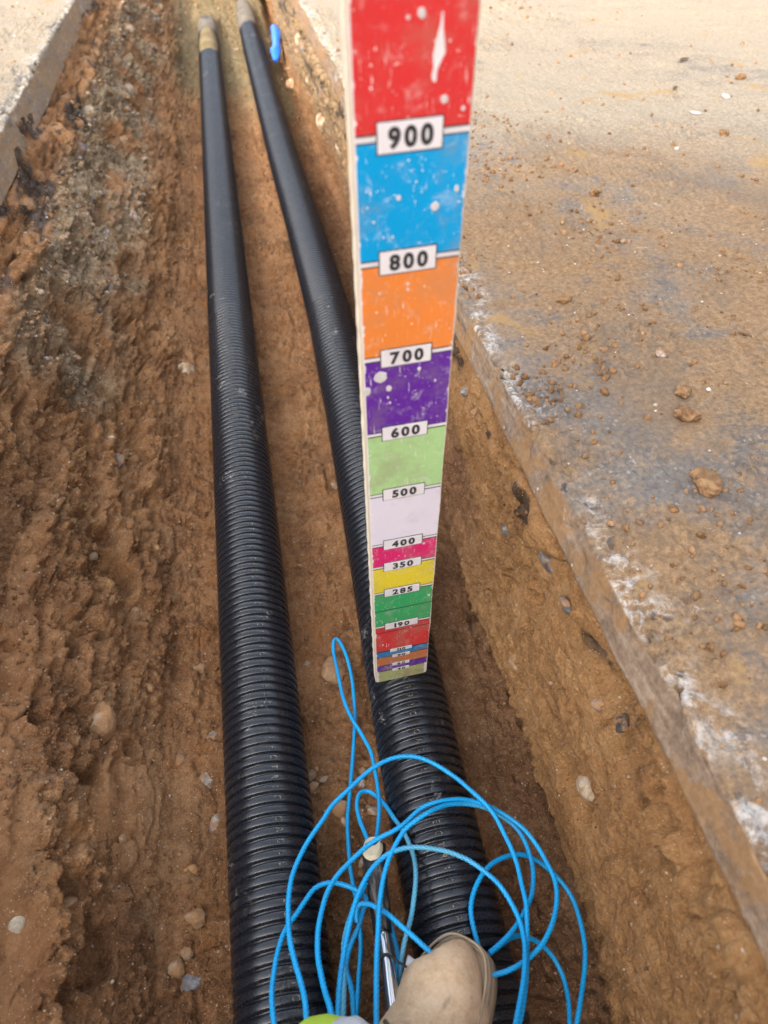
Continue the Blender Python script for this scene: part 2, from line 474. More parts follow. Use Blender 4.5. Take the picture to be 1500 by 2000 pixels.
# sand bed at the far end, banked up round the left duct
sandz = sstep(3.9, 4.7, yy + 0.9 * (X0 + 0.02) + 0.5 * fbm(Qn, 4, 3, 221)) * sstep(-0.36, -0.26, X0) * sstep(0.37, 0.30, X0) * (Z0 < 0.12)
P[..., 2] += sandz * (0.012 + 0.035 * sstep(4.6, 6.0, yy) + 0.10 * sstep(5.9, 7.0, yy))
P[..., 2] = np.maximum(P[..., 2], -0.02)
fv = fill_level(yy)
P[..., 2] = P[..., 2] * (1 - fv) + (0.497 + 0.01 * fbm(Qn, 3, 2, 5)) * fv
P[..., 2] = np.where((X0 < -0.62) | (X0 > 0.375), np.minimum(P[..., 2], 0.485 if False else P[..., 2]), P[..., 2])
tar = lw * sstep(0.325, 0.355, Z0 + 0.035 * fbm(Qn, (14, 5, 14), 3, 231)) * 0.85 * sstep(0.12, 0.34, fbm(Qn, (16, 6.0, 16), 3, 241)) * sstep(1.0, 1.8, yy)
tar_r = rw * sstep(0.37, 0.39, Z0 + 0.02 * fbm(Qn, 14, 3, 251)) * sstep(0.22, 0.34, fbm(Qn, (24, 16, 24), 3, 261)) * sstep(0.34, 0.40, yy)
tar_r2 = rw * sstep(0.05, 0.02, np.abs(Z0 - 0.355 + 0.02 * fbm(Qn, 7, 2, 265))) * sstep(2.2, 3.0, yy) * sstep(-0.2, 0.2, fbm(Qn, (14, 5, 14), 3, 266)) * 0.8
greyr = rw * sstep(0.08, 0.2, Z0 + 0.05 * fbm(Qn, 8, 3, 268)) * sstep(1.9, 3.0, yy) * 0.75
tan = rw * (1 - 0.75 * sstep(0.25, 0.19, Z0) * sstep(0.85, 1.1, yy)) * sstep(6.5, 3.0, yy)
foot_shade = np.clip((1 - rw) * (1 - lw) * sstep(0.20, 0.27, X0 + 0.03 * fbm(Qn, 7, 2, 275)) + rw * sstep(0.26, 0.20, Z0 + 0.015 * fbm(Qn, 9, 2, 277)) * sstep(0.85, 1.15, yy) + 0.8 * lw * sstep(0.16, 0.02, Z0 + 0.07 * fbm(Qn, 5, 3, 279)) * sstep(0.9, 0.3, yy), 0, 1) * sstep(4.0, 2.5, yy)  # painted shade: right floor strip, recessed right foot, near left foot
tan = np.maximum(tan, 0.25 * lw * sstep(0.0, 0.3, fbm(Qn, 4, 2, 271)))
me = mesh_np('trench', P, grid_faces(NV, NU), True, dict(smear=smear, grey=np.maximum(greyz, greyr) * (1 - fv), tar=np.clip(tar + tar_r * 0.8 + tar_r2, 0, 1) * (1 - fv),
             sand=sandz * (1 - fv), tan=tan, foot_shade=foot_shade))
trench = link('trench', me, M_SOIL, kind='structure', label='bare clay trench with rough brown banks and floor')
TR_P, TR_X0, TR_Z0 = P, X0, Z0
TR_N = grid_normals(P)
if TR_N[NV // 2, NU // 2, 2] < 0:
    TR_N = -TR_N

def ground_at(x, y, xs=None):
    """a point of the trench sheet nearest to a given x, y and its normal (by undisplaced position)"""
    j = int(np.argmin(np.abs(YALL - y)))
    return j

def trench_point(x, y, z):
    j = int(np.argmin(np.abs(YALL - y)))
    i = int(np.argmin((TR_P[j, :, 0] - x) ** 2 + (TR_P[j, :, 2] - z) ** 2))
    return TR_P[j, i], TR_N[j, i]

# ------------------------------------------------------------------ road slabs on both sides
YR = np.concatenate([np.array([-14, -10, -7, -5, -3.5, -2.5, -1.6, -1.0, -0.6, -0.35, -0.2, -0.1, -0.03]), graded(0.03, 10.0, 0.0047, 0.70), np.array([10.4, 11, 12, 14, 18, 25, 36, 60])])
def slab(name, side, xlip, zlip, xtop, ztop, fine_to, label):
    under = np.array([(xlip + side * 0.10, zlip - 0.004), (xlip + side * 0.004, zlip)])
    face = np.array([(xlip, zlip + 0.004), (xtop, ztop - 0.012)])
    nose = np.array([(xtop + side * 0.0015, ztop - 0.006), (xtop + side * 0.005, ztop - 0.0015), (xtop + side * 0.012, ztop)])
    p1_ = resample(np.vstack([face, nose, [(xtop + side * fine_to, ztop)]]), 0.0046)
    xs = [p1_[-1, 0]]
    st = 0.006
    while abs(xs[-1]) < 45:
        st *= 1.09
        xs.append(xs[-1] + side * st)
    out = np.stack([np.array(xs[1:]), np.full(len(xs) - 1, ztop)], -1)
    prof = np.vstack([under, p1_, out])
    nv, nu = len(YR), len(prof)
    Q = np.zeros((nv, nu, 3))
    y = YR[:, None]
    Q[..., 0] = prof[None, :, 0]; Q[..., 1] = y; Q[..., 2] = prof[None, :, 1]
    off = (prof[:, 0] - xtop) * side                       # distance outwards from the top edge
    R0 = Q.copy()
    onface = sstep(ztop - 0.004, ztop - 0.012, Q[..., 2])
    top = (1 - onface) * (off[None, :] > -0.02)
    fade = sstep(12, 4, y) * sstep(-0.4, 0.05, y) * sstep(3.5, 1.2, np.abs(off))[None, :]
    wob = edge_wobble(YR, 300 + (side > 0))[:, None]
    Q[..., 0] += wob * sstep(0.6, 0.05, np.abs(off))[None, :] * sstep(12, 6, y)
    # chips out of the rim
    chip = sstep(0.05, 0.40, fbm(R0, (30, 22, 30), 3, 311 + side)) * sstep(0.045, 0.0, np.abs(off))[None, :] * top
    k1, k2, kr = worley(R0 * np.array([1, 1, 0.5]) + 0.012 * np.stack([vnoise(R0, 40, s) for s in (24, 25, 26)], -1), 30.0, 313)
    bite = sstep(0.03, 0.12, k2 - k1) * (kr > 0.55) * kr * sstep(-0.15, 0.2, fbm(R0, 4.0, 2, 315))
    near_edge = sstep(0.040, 0.004, np.abs(off) + 0.0)[None, :] * sstep(ztop - 0.055, ztop - 0.012, R0[..., 2])
    Q[..., 2] -= (chip * 0.014 + 0.013 * bite * near_edge * top) * sstep(12, 6, y)
    Q[..., 0] += side * (chip * 0.006 + 0.014 * bite * near_edge) * sstep(12, 6, y)
    w1, w2, wr = worley(R0 + 0.006 * np.stack([vnoise(R0, 60, s) for s in (14, 15, 16)], -1), 75.0, 331)
    lump = np.sqrt(np.clip(1 - (w1 / 0.5) ** 2, 0, 1)) * (wr > 0.55) * wr
    patch = sstep(-0.10, 0.22, fbm(R0, 5.0, 4, 341))
    v1, v2, vr = worley(R0 + 0.003 * np.stack([vnoise(R0, 110, s) for s in (64, 65, 66)], -1), 135.0, 365)
    crumbs = np.sqrt(np.clip(1 - (v1 / 0.55) ** 2, 0, 1)) * (0.2 + vr)
    relief = 0.008 * fbm(R0, 3.0, 3, 351) + 0.0070 * patch * (0.5 + fbm(R0, 30, 3, 361)) + 0.0036 * patch * crumbs + 0.0085 * lump * patch + 0.003 * fbm(R0, 120, 3, 371)
    Q[..., 2] += relief * top * fade
    Q[..., 0] -= side * onface * (0.0016 * fbm(R0, (60, 8, 60), 3, 381) + 0.004 * (np.abs(fbm(R0, 45, 3, 383)) - 0.2) * sstep(0.0, 0.3, fbm(R0, 6, 3, 385)) + 0.002 * fbm(R0, (12, 3, 12), 2, 391) ) * sstep(12, 6, y)
    rim = sstep(0.075, 0.012, np.abs(off) + 0.03 * fbm(R0, 20, 3, 401))[...] if False else sstep(0.062, 0.008, np.abs(off)[None, :] + 0.040 * fbm(R0, 14, 4, 401)) * top
    dry_sunlit = sstep(1.5, 2.6, y + 0.35 * (off[None, :]) + 0.35 * fbm(R0, 2.2, 4, 411)) * top  # far dust painted paler, part of its sunlight put into the colour
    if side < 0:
        dry_sunlit = np.maximum(dry_sunlit, 0.12 * top)
    F = grid_faces(nv, nu)
    if side < 0:
        F = F[:, ::-1]
    me = mesh_np(name, Q, F, True, dict(rim=rim, face=onface * (1.0 if side > 0 else 0.6), dry_sunlit=dry_sunlit))
    o = link(name, me, M_ROAD, kind='structure', label=label)
    return o, Q
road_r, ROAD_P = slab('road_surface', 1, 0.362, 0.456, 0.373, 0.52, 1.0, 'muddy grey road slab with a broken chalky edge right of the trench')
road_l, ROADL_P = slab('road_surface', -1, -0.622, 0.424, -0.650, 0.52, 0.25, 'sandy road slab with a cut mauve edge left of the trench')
# ------------------------------------------------------------------ stones, lumps, clods
def stone_material(name, c0, c1, c2, rough=0.7, scale=60.0, mud=0.5):
    m = N(name)
    r = m.rand()
    off = m.t.nodes.new('ShaderNodeVectorMath'); off.operation = 'ADD'
    m.put(off.inputs[0], m.co); m.put(off.inputs[1], m.math('MULTIPLY', r, 7.0))
    v = off.outputs[0]
    n = m.noise(scale, 5, 0.65, vec=v, dist=0.8)
    col = m.ramp(n, [(0.36, c0), (0.5, c1), (0.64, c2)])
    md = m.step(m.noise(scale * 0.7, 5, 0.7, vec=v), 0.62 - 0.25 * mud, 0.72 - 0.25 * mud)
    col = m.mix(m.math('MULTIPLY', md, 0.85), col, m.mix(m.noise(400.0, 3, 0.6), (0.20, 0.095, 0.038), (0.40, 0.22, 0.10)))
    return m.done(col, m.math('ADD', m.math('MULTIPLY', md, 0.25), rough), 0.35, m.bump(m.noise(500.0, 4, 0.65), 0.5, 0.002))
M_FLINT = stone_material('flint', (0.08, 0.075, 0.075), (0.30, 0.27, 0.24), (0.56, 0.51, 0.45), 0.5, 60, 0.72)
M_SLATE = stone_material('grey_stone', (0.055, 0.058, 0.066), (0.13, 0.135, 0.145), (0.24, 0.235, 0.23), 0.55, 60, 0.62)
M_BUFF = stone_material('buff_pebble', (0.20, 0.135, 0.08), (0.31, 0.225, 0.145), (0.44, 0.35, 0.25), 0.75, 50, 0.60)
M_ORANGE = stone_material('orange_pebble', (0.27, 0.13, 0.05), (0.42, 0.22, 0.085), (0.55, 0.36, 0.18), 0.65, 50, 0.4)
M_PALE = stone_material('pale_stone', (0.27, 0.21, 0.135), (0.42, 0.34, 0.235), (0.54, 0.46, 0.345), 0.75, 40, 0.55)
M_MUDDY = stone_material('muddy_stone', (0.16, 0.085, 0.04), (0.26, 0.15, 0.075), (0.38, 0.26, 0.16), 0.85, 40, 0.65)
M_TAR = stone_material('asphalt_lump', (0.016, 0.015, 0.015), (0.042, 0.037, 0.034), (0.10, 0.088, 0.078), 0.85, 60, 0.9)
M_CLOD = stone_material('soil_clod', (0.105, 0.052, 0.022), (0.19, 0.102, 0.045), (0.28, 0.168, 0.082), 0.95, 60, 0.3)
M_CHIP = stone_material('white_chip', (0.34, 0.31, 0.27), (0.48, 0.45, 0.41), (0.58, 0.55, 0.52), 0.7, 40, 0.15)

def stone_mesh(name, seed, size, angular=0.0, rough=0.12, sub=3):
    r = np.random.default_rng(seed)
    bm = bmesh.new()
    bmesh.ops.create_icosphere(bm, subdivisions=sub, radius=0.5)
    V = np.array([v.co[:] for v in bm.verts])
    d = V / np.linalg.norm(V, axis=1, keepdims=True)
    rad = 0.5 * (1 + rough * 2 * fbm(d + seed * 3.1, 1.3, 3, seed))
    if angular:
        for _ in range(9):
            n = r.normal(size=3); n /= np.linalg.norm(n)
            cut = 0.5 * r.uniform(0.62, 0.9)
            dn = d @ n
            lim = np.where(dn > 0.05, cut / np.maximum(dn, 0.05), 9)
            rad = rad * (1 - angular) + np.minimum(rad, lim) * angular
    V = d * rad[:, None] * np.array(size)
    for v, c in zip(bm.verts, V):
        v.co = c
    me = bpy.data.meshes.new(name)
    bm.to_mesh(me); bm.free()
    me.polygons.foreach_set('use_smooth', np.full(len(me.polygons), angular < 0.4))
    return me

def basis_from_normal(n, spin):
    n = Vector(n).normalized()
    t = n.orthogonal().normalized()
    t = Matrix.Rotation(spin, 3, n) @ t
    b = n.cross(t)
    return Matrix((t, b, n)).transposed()

def set_stone(o, p, n, spin, sink):
    M = basis_from_normal(n, spin).to_4x4()
    M.translation = Vector(p) + Vector(n) * sink
    o.matrix_world = M

# stones bedded in the banks and the floor: pieces of the trench   (x, y, z, size, kind)
BEDDED = [(-.3832, 2.5895, .1616, .050, 'flint'), (-.3528, 1.3585, .1281, .034, 'slate'), (-.2236, 1.8763, .0, .052, 'pale'), (-.3321, .6856, .1053, .062, 'flintmud'),
 (-.2047, .8368, .0, .044, 'muddy'), (-.1745, .6903, .0, .026, 'flint'), (-.1893, .6068, .0, .028, 'flint'), (-.1781, .5387, .0, .034, 'flint'),
 (-.3487, .3966, .1236, .040, 'muddy'), (-.3982, .3682, .1781, .022, 'pale'), (-.2176, .4693, .0, .020, 'orange'), (-.2085, .3138, .0, .032, 'slate'),
 (-.2206, .3517, .0, .018, 'buff'), (-.373, 1.419, .1503, .016, 'pale'), (-.2311, .6492, .0057, .022, 'muddy'), (-.215, .395, .0, .03, 'muddy'), (-.232, .335, .01, .028, 'muddy'),
 (.3629, .6619, .3723, .046, 'slateflat'), (.363, .5793, .378, .038, 'slateflat'), (.3609, .8146, .2877, .022, 'slate'), (.3521, .6629, .1177, .030, 'flint'), (.3617, .453, .322, .026, 'flint'),
 (.364, .4416, .4187, .024, 'tar'), (.3631, .4108, .38, .022, 'tar'), (.3565, .3925, .1917, .040, 'buff'), (.3631, .2505, .3783, .022, 'flint'), (.3633, 1.1042, .3903, .024, 'slate'),
 (.3633, 1.0323, .3889, .016, 'flint'), (.3639, .7918, .4154, .026, 'slateflat'), (.345, 3.4981, .1836, .080, 'pale'), (.372, 3.75, .27, .045, 'pale'), (.372, 2.9, .22, .05, 'pale'), (.3455, 4.5785, .03, .085, 'buff'),
 (.1342, 1.3036, .0, .024, 'buff'), (.0034, .809, .0, .018, 'buff'), (.372, 4.2, .34, .07, 'pale'), (.37, 3.2, .36, .05, 'slate'), (.37, 3.9, .37, .06, 'slate'), (.37, 5.0, .38, .08, 'slate'),
 (-.6014, 2.207, .372, .085, 'tar'), (-.58, 2.7085, .3734, .085, 'tar'), (-.5983, 3.1982, .375, .07, 'tar'), (-.5737, 3.6503, .3675, .095, 'tar'), (-.569, 4.6659, .3632, .15, 'tar'), (-.585, 4.1, .36, .10, 'tar'),
 (-.59, 2.42, .366, .06, 'tar'), (-.575, 2.95, .35, .05, 'tar'), (-.59, 1.75, .37, .06, 'tar'),
 (-.5725, 2.2331, .345, .048, 'slate'), (-.5808, 1.9493, .3741, .042, 'flint'), (-.4994, 4.7508, .2993, .09, 'buff'), (-.5328, 2.7591, .3301, .06, 'slate'), (-.5411, 3.2201, .3377, .06, 'pale'), (-.4372, 3.2421, .2246, .042, 'buff'),
 (-.47, 2.15, .25, .03, 'buff'), (-.43, 2.35, .21, .028, 'flint'), (-.46, 2.75, .24, .035, 'buff'), (-.41, 2.9, .19, .03, 'pale'), (-.48, 3.5, .27, .05, 'buff'), (-.44, 3.9, .23, .05, 'pale'), (-.40, 2.1, .17, .022, 'buff'), (-.50, 1.95, .28, .028, 'flint'),
 (-.36, 1.05, .13, .020, 'buff'), (-.28, 1.12, .05, .018, 'orange'), (-.31, .95, .08, .016, 'pale'), (-.30, .50, .08, .018, 'buff'), (-.27, .78, .05, .020, 'muddy')]
KIND = {'flint': (M_FLINT, 0.85, 0.9), 'slate': (M_SLATE, 0.9, 0.8), 'pale': (M_PALE, 0.5, 0.8), 'flintmud': (M_MUDDY, 0.7, 0.8), 'muddy': (M_MUDDY, 0.65, 0.75), 'buff': (M_BUFF, 0.5, 0.7),
        'orange': (M_ORANGE, 0.1, 0.7), 'slateflat': (M_SLATE, 0.9, 0.4), 'tar': (M_TAR, 0.55, 0.8)}
for q, (x, y, z, s, kd) in enumerate(BEDDED):
    mat, ang, flat = KIND[kd]
    p, n = trench_point(x, y, z)
    nm = 'asphalt_lump' if kd == 'tar' else 'stone'
    lo = (1.25 if kd in ('slateflat', 'pale', 'tar') else 1.12)
    me = stone_mesh(nm, 500 + q, (s * lo, s, s * flat), ang, 0.16)
    o = link(nm, me, mat)
    set_stone(o, p, n, rng.uniform(0, 6.28), s * flat * (-0.14 if kd in ('muddy', 'buff', 'orange', 'flint') else (-0.30 if kd == 'tar' and x < 0 else -0.12)))
    o.parent = trench

# loose pebbles lying on the floor between the two ducts: each can be picked up
LOOSE = [((-.0117, .5832), (.019, .022, .015), M_BUFF, 'buff pebble touching the left duct, upper of the pair beside its ribs'),
 ((-.0030, .5965), (.009, .010, .008), M_BUFF, 'tiny buff pebble just above the buff pair beside the left duct'),
 ((.0035, .572), (.017, .011, .009), M_BUFF, 'small oblong tan pebble right of the buff pair by the left duct'),
 ((-.0130, .5580), (.017, .025, .015), M_BUFF, 'rounded buff pebble wedged against the left duct, lower of the pair'),
 ((.0641, .5762), (.015, .018, .011), M_BUFF, 'smooth tan pebble against the right duct under the blue rope crossing'),
 ((.0714, .5563), (.024, .017, .013), M_FLINT, 'speckled pale pebble against the right duct below the smooth tan one'),
 ((.0212, .5118), (.028, .034, .020), M_MUDDY, 'largest crusty speckled stone between the ducts left of the hanging rope'),
 ((.0368, .4919), (.024, .015, .012), M_BUFF, 'flattish tan pebble half behind the thin rope strand'),
 ((.0764, .5005), (.022, .015, .013), M_BUFF, 'oval tan pebble inside the small rope loop above the bar end'),
 ((.0690, .5110), (.010, .010, .008), M_BUFF, 'little round pebble inside the small rope loop'),
 ((.0440, .4289), (.012, .026, .012), M_BUFF, 'upright oval tan pebble left of the black bar'),
 ((.0400, .4118), (.013, .012, .010), M_MUDDY, 'small brown pebble left of the black bar, below the oval one'),
 ((.0523, .7821), (.056, .046, .013), M_MUDDY, 'flat round mud coated stone under the tip of the long rope loop')]
for q, ((x, y), sz, mat, lab) in enumerate(LOOSE):
    p, n = trench_point(x, y, 0.0)
    o = link('pebble' if sz[0] < 0.026 else 'stone', stone_mesh('pebble', 700 + q, sz, 0.15, 0.14), mat, label=lab, category='stone', group='loose stones on the trench floor')
    nn = Vector((n[0] * 0.3, n[1] * 0.3, 1)).normalized()
    o.matrix_world = Matrix.Translation(Vector(p) + Vector((0, 0, sz[2] * 0.30))) @ basis_from_normal(nn, 0).to_4x4() @ Matrix.Rotation(q * 0.4 - 1.2 if q not in (3, 10) else 1.6, 4, 'Z')

def road_point(x, y):
    d = (ROAD_P[..., 0] - x) ** 2 + (ROAD_P[..., 1] - y) ** 2 + (ROAD_P[..., 2] < 0.49) * 9
    j = np.unravel_index(int(np.argmin(d)), d.shape)
    return ROAD_P[j]
ON_ROAD = [((.8114, 1.6223), (.024, .020, .018), M_CLOD, 'soil_clod', 'small round brown soil clod alone in the middle of the road slab', 'soil clod'),
 ((.568, .6428), (.050, .042, .022), M_CLOD, 'soil_clod', 'largest flat crumbly orange soil clod on the near grey part of the slab', 'soil clod'),
 ((.6212, .7976), (.040, .030, .020), M_CLOD, 'soil_clod', 'knobbly brown soil clod just above the largest flat one', 'soil clod'),
 ((.642, .855), (.034, .026, .020), M_CLOD, 'soil_clod', 'brown soil clod furthest up of the three near the right border of the slab', 'soil clod'),
 ((1.3295, 1.9661), (.028, .024, .020), M_CLOD, 'soil_clod', 'brown soil clod on the slab below the pale sunlit dust', 'soil clod'),
 ((1.6845, 2.4721), (.034, .026, .022), M_CLOD, 'soil_clod', 'twin lobed brown clod far up on the pale sunlit dust', 'soil clod'),
 ((1.5221, 2.2973), (.034, .022, .010), M_CHIP, 'white_chip', 'bright white stone chip on the pale sunlit dust, further right of the two', 'stone chip'),
 ((1.3476, 2.1528), (.036, .024, .010), M_CHIP, 'white_chip', 'bright white stone chip on ochre soil, further left of the two', 'stone chip'),
 ((.7736, 1.3774), (.020, .016, .013), M_BUFF, 'pebble', 'small buff pebble on the slab among brown crumbs', 'pebble'),
 ((.6534, .9504), (.020, .016, .012), M_FLINT, 'pebble', 'pale grey pebble on the slab above the brown clods', 'pebble'),
 ((.5661, 1.1614), (.026, .022, .016), M_CLOD, 'soil_clod', 'dark brown clod near the slab edge beside the orange board band', 'soil clod')]
for q, ((x, y), sz, mat, nm, lab, cat) in enumerate(ON_ROAD):
    p = road_point(x, y)
    o = link(nm, stone_mesh(nm, 800 + q, sz, 0.1 if mat is M_CLOD else 0.6, 0.30 if mat is M_CLOD else 0.15, 4 if mat is M_CLOD else 3), mat, label=lab, category=cat, group='crumbs and chips lying on the right slab')
    o.location = Vector(p) + Vector((0, 0, sz[2] * 0.28))
    o.rotation_euler = (0.1, -0.1, q * 1.3)

# dried leaves on the slab
M_LEAF = N('dry_leaf')
M_LEAF = M_LEAF.done(M_LEAF.mix(M_LEAF.noise(120.0, 3), (0.05, 0.035, 0.022), (0.16, 0.10, 0.05)), 0.8, 0.3)
def leaf(x, y, L, W, rz, lab):
    n = 9
    t = np.linspace(0, 1, n)
    w = W * np.sin(np.pi * t ** 0.85) * 0.5 + 0.0004
    V = []
    for i in range(n):
        for s in (-1, 0, 1):
            V.append((L * (t[i] - 0.5), s * w[i], 0.004 + 0.006 * abs(s) * math.sin(3 * t[i]) + 0.004 * t[i] ** 2))
    o = link('dry_leaf', mesh_np('dry_leaf', V, grid_faces(n, 3)), M_LEAF, label=lab, category='leaf')
    sm = o.modifiers.new('thickness', 'SOLIDIFY'); sm.thickness = 0.0006
    o.location = road_point(x, y); o.rotation_euler = (0, 0, rz)
leaf(1.3983, 2.3771, .030, .012, 0.7, 'small dark curled leaf on the pale sunlit dust left of the white chips')
leaf(1.5997, 2.7004, .050, .022, 0.35, 'larger olive brown dried leaf lying further up on the pale sunlit dust')

# ------------------------------------------------------------------ scattered grit (uncountable)
def scatter(name, pts, nrm, sizes, mats, weights, kind_label, tan=None):
    ico = bmesh.new()
    bmesh.ops.create_icosphere(ico, subdivisions=1, radius=0.5)
    bv = np.array([v.co[:] for v in ico.verts]); bf = np.array([[v.index for v in f.verts] for f in ico.faces])
    ico.free()
    n = len(pts)
    A = rng.normal(size=(n, 3, 3))
    Q, _ = np.linalg.qr(A)
    sc = sizes[:, None] * rng.uniform(0.6, 1.25, (n, 3))
    base = bv[None] * (1 + 0.3 * rng.uniform(-1, 1, (n, len(bv), 1)))
    V = np.einsum('nij,nkj->nki', Q, base * sc[:, None, :]) + (pts + nrm * sizes[:, None] * 0.10)[:, None, :]
    F = bf[None] + (np.arange(n) * len(bv))[:, None, None]
    me = mesh_np(name, V.reshape(-1, 3), F.reshape(-1, 3), True, None if tan is None else dict(tan=np.full(n * len(bv), tan)))
    for m_ in mats:
        me.materials.append(m_)
    mi = np.repeat(rng.choice(len(mats), size=n, p=weights), len(bf)).astype(np.int32)
    me.polygons.foreach_set('material_index', mi)
    return link(name, me, kind='stuff', label=kind_label)

PN, NN_, X_, Z_ = TR_P, TR_N, TR_X0, TR_Z0
jy = np.arange(NV)[(YALL > 0.1) & (YALL < 7)]
def pick(mask_fn, n):
    J = rng.choice(jy, n * 4); I = rng.integers(0, NU, n * 4)
    ok = mask_fn(X_[J, I], YALL[J], Z_[J, I])
    J, I = J[ok][:n], I[ok][:n]
    return PN[J, I] + rng.normal(0, 0.001, (len(J), 3)), NN_[J, I], YALL[J]
pf, nf, yf = pick(lambda x, y, z: (np.abs(x - 0.06) < 0.30) & (z < 0.03), 3600)
s = (0.0022 + 0.0042 * rng.random(len(pf)) ** 3.0) * (0.8 + 0.55 * yf)
g1 = scatter('gravel', pf, nf, s, [M_CLOD, M_BUFF, M_FLINT, M_MUDDY], [0.60, 0.13, 0.01, 0.26], 'fine gravel and soil crumbs strewn over the trench floor')
pf, nf, yf = pick(lambda x, y, z: (x < -0.2) & (z > 0.01) & (z < 0.39), 3400)
s = (0.0022 + 0.0048 * rng.random(len(pf)) ** 3.0) * (0.8 + 0.5 * yf)
g2 = scatter('gravel', pf, nf, s, [M_CLOD, M_BUFF, M_PALE, M_MUDDY, M_FLINT], [0.58, 0.07, 0.005, 0.34, 0.005], 'grit and crumbs sticking out of the left bank')
pf, nf, yf = pick(lambda x, y, z: (x < -0.2) & (z > 0.005) & (z < 0.39) & (y < 3), 9000)
kp = rng.random(len(pf)) < sstep(-0.2, 0.25, fbm(pf, 9.0, 3, 655))
pf, nf, yf = pf[kp], nf[kp], yf[kp]
s = 0.003 + 0.0085 * rng.random(len(pf)) ** 2.6
g8 = scatter('soil_crumbs', pf - nf * s[:, None] * 0.12, nf, s, [M_SOIL], [1.0], 'loose clay crumbs clinging to the left bank')
pf, nf, yf = pick(lambda x, y, z: (np.abs(x - 0.06) < 0.31) & (z < 0.05) & (y < 3), 6000)
kp = rng.random(len(pf)) < sstep(-0.2, 0.25, fbm(pf, 9.0, 3, 656))
pf, nf, yf = pf[kp], nf[kp], yf[kp]
s = 0.003 + 0.0075 * rng.random(len(pf)) ** 2.6
g9 = scatter('soil_crumbs', pf - nf * s[:, None] * 0.12, nf, s, [M_SOIL], [1.0], 'loose clay crumbs on the trench floor')
pf, nf, yf = pick(lambda x, y, z: (x > 0.345) & (z > 0.04) & (z < 0.43) & (y < 3), 7000)
kp = rng.random(len(pf)) < sstep(-0.15, 0.3, fbm(pf, 9.0, 3, 657))
pf, nf, yf = pf[kp], nf[kp], yf[kp]
s = 0.0022 + 0.0070 * rng.random(len(pf)) ** 2.8
g10 = scatter('soil_crumbs', pf - nf * s[:, None] * 0.15, nf, s, [M_SOIL], [1.0], 'dried tan crumbs clinging to the right bank', 0.9)
pf, nf, yf = pick(lambda x, y, z: (x > 0.345) & (z > 0.02) & (z < 0.42), 1100)
s = (0.0018 + 0.0040 * rng.random(len(pf)) ** 3.5) * (0.8 + 0.5 * yf)
g3 = scatter('gravel', pf, nf, s, [M_CLOD, M_PALE, M_SLATE, M_MUDDY], [0.66, 0.04, 0.04, 0.26], 'grit sticking out of the shaved right bank')
gz_mask = np.argwhere((greyz > 0.45) & (YALL[:, None] < 6.5))
sel = gz_mask[rng.choice(len(gz_mask), 2600)]
pg, ng, yg = PN[sel[:, 0], sel[:, 1]], NN_[sel[:, 0], sel[:, 1]], YALL[sel[:, 0]]
s = (0.004 + 0.011 * rng.random(len(pg)) ** 2.2) * (0.7 + 0.25 * yg)
g6 = scatter('gravel', pg - ng * s[:, None] * 0.2, ng, s, [M_BUFF, M_MUDDY, M_SLATE, M_FLINT, M_PALE], [0.36, 0.30, 0.14, 0.08, 0.12], 'pebbly grey seam packed with small stones high on the left bank')
jr = np.arange(len(YR))[(YR > 0.1) & (YR < 6)]
J = rng.choice(jr, 60000); I = rng.integers(20, 330, 60000)
PR = ROAD_P[J, np.minimum(I, ROAD_P.shape[1] - 1)]
okm = (PR[:, 2] > 0.505) & (PR[:, 0] < 3.2)
den = (sstep(0.0, 0.35, fbm(PR, 6.5, 4, 611)) * 0.93 + 0.07) * (0.35 + 0.65 * sstep(2.3, 1.5, PR[:, 1]))
keep = okm & (rng.random(len(PR)) < den * 0.42)
PR = PR[keep][:9000]
s = (0.0020 + 0.0105 * rng.random(len(PR)) ** 5.0) * (0.80 + 0.22 * PR[:, 1])
g4 = scatter('soil_crumbs', PR, np.tile([[0, 0, 1.0]], (len(PR), 1)), s, [M_CLOD, M_MUDDY, M_BUFF, M_CHIP], [0.62, 0.34, 0.035, 0.005], 'soil crumbs scattered over the right road slab')
# thicker drift of crumbs kicked up along the slab edge
nC = 5200
cx_ = 0.385 + np.abs(rng.normal(0, 0.22, nC)); cy2 = rng.uniform(0.35, 2.3, nC)
Cq = np.stack([cx_, cy2, np.full(nC, 0.5)], -1)
keepc = rng.random(nC) < sstep(-0.12, 0.30, fbm(Cq, 5.5, 4, 633)) * (0.25 + 0.75 * sstep(0.6, 1.0, cy2))
Cq = Cq[keepc]
row = np.clip(np.searchsorted(YR, Cq[:, 1]), 0, len(YR) - 1)
xs_row = ROAD_P[len(YR) // 2, :, 0]
colr = np.clip(np.searchsorted(xs_row[14:], Cq[:, 0]) + 14, 0, len(xs_row) - 1)
PC = ROAD_P[row, colr] + np.stack([rng.normal(0, .002, len(Cq)), rng.normal(0, .002, len(Cq)), np.zeros(len(Cq))], -1)
PC = PC[PC[:, 2] > 0.508]
s = 0.0026 + 0.0125 * rng.random(len(PC)) ** 3.2
g7 = scatter('soil_crumbs', PC, np.tile([[0, 0, 1.0]], (len(PC), 1)), s, [M_CLOD, M_MUDDY], [0.75, 0.25], 'drift of brown soil crumbs along the slab edge beside the trench')
JL = rng.choice(jr, 6000); IL = rng.integers(20, 90, 6000)
PL = ROADL_P[JL, np.minimum(IL, ROADL_P.shape[1] - 1)]
PL = PL[(PL[:, 2] > 0.505) & (PL[:, 0] > -2.2) & (rng.random(6000) < 0.12)]
s = (0.002 + 0.007 * rng.random(len(PL)) ** 4.0) * (0.75 + 0.35 * PL[:, 1])
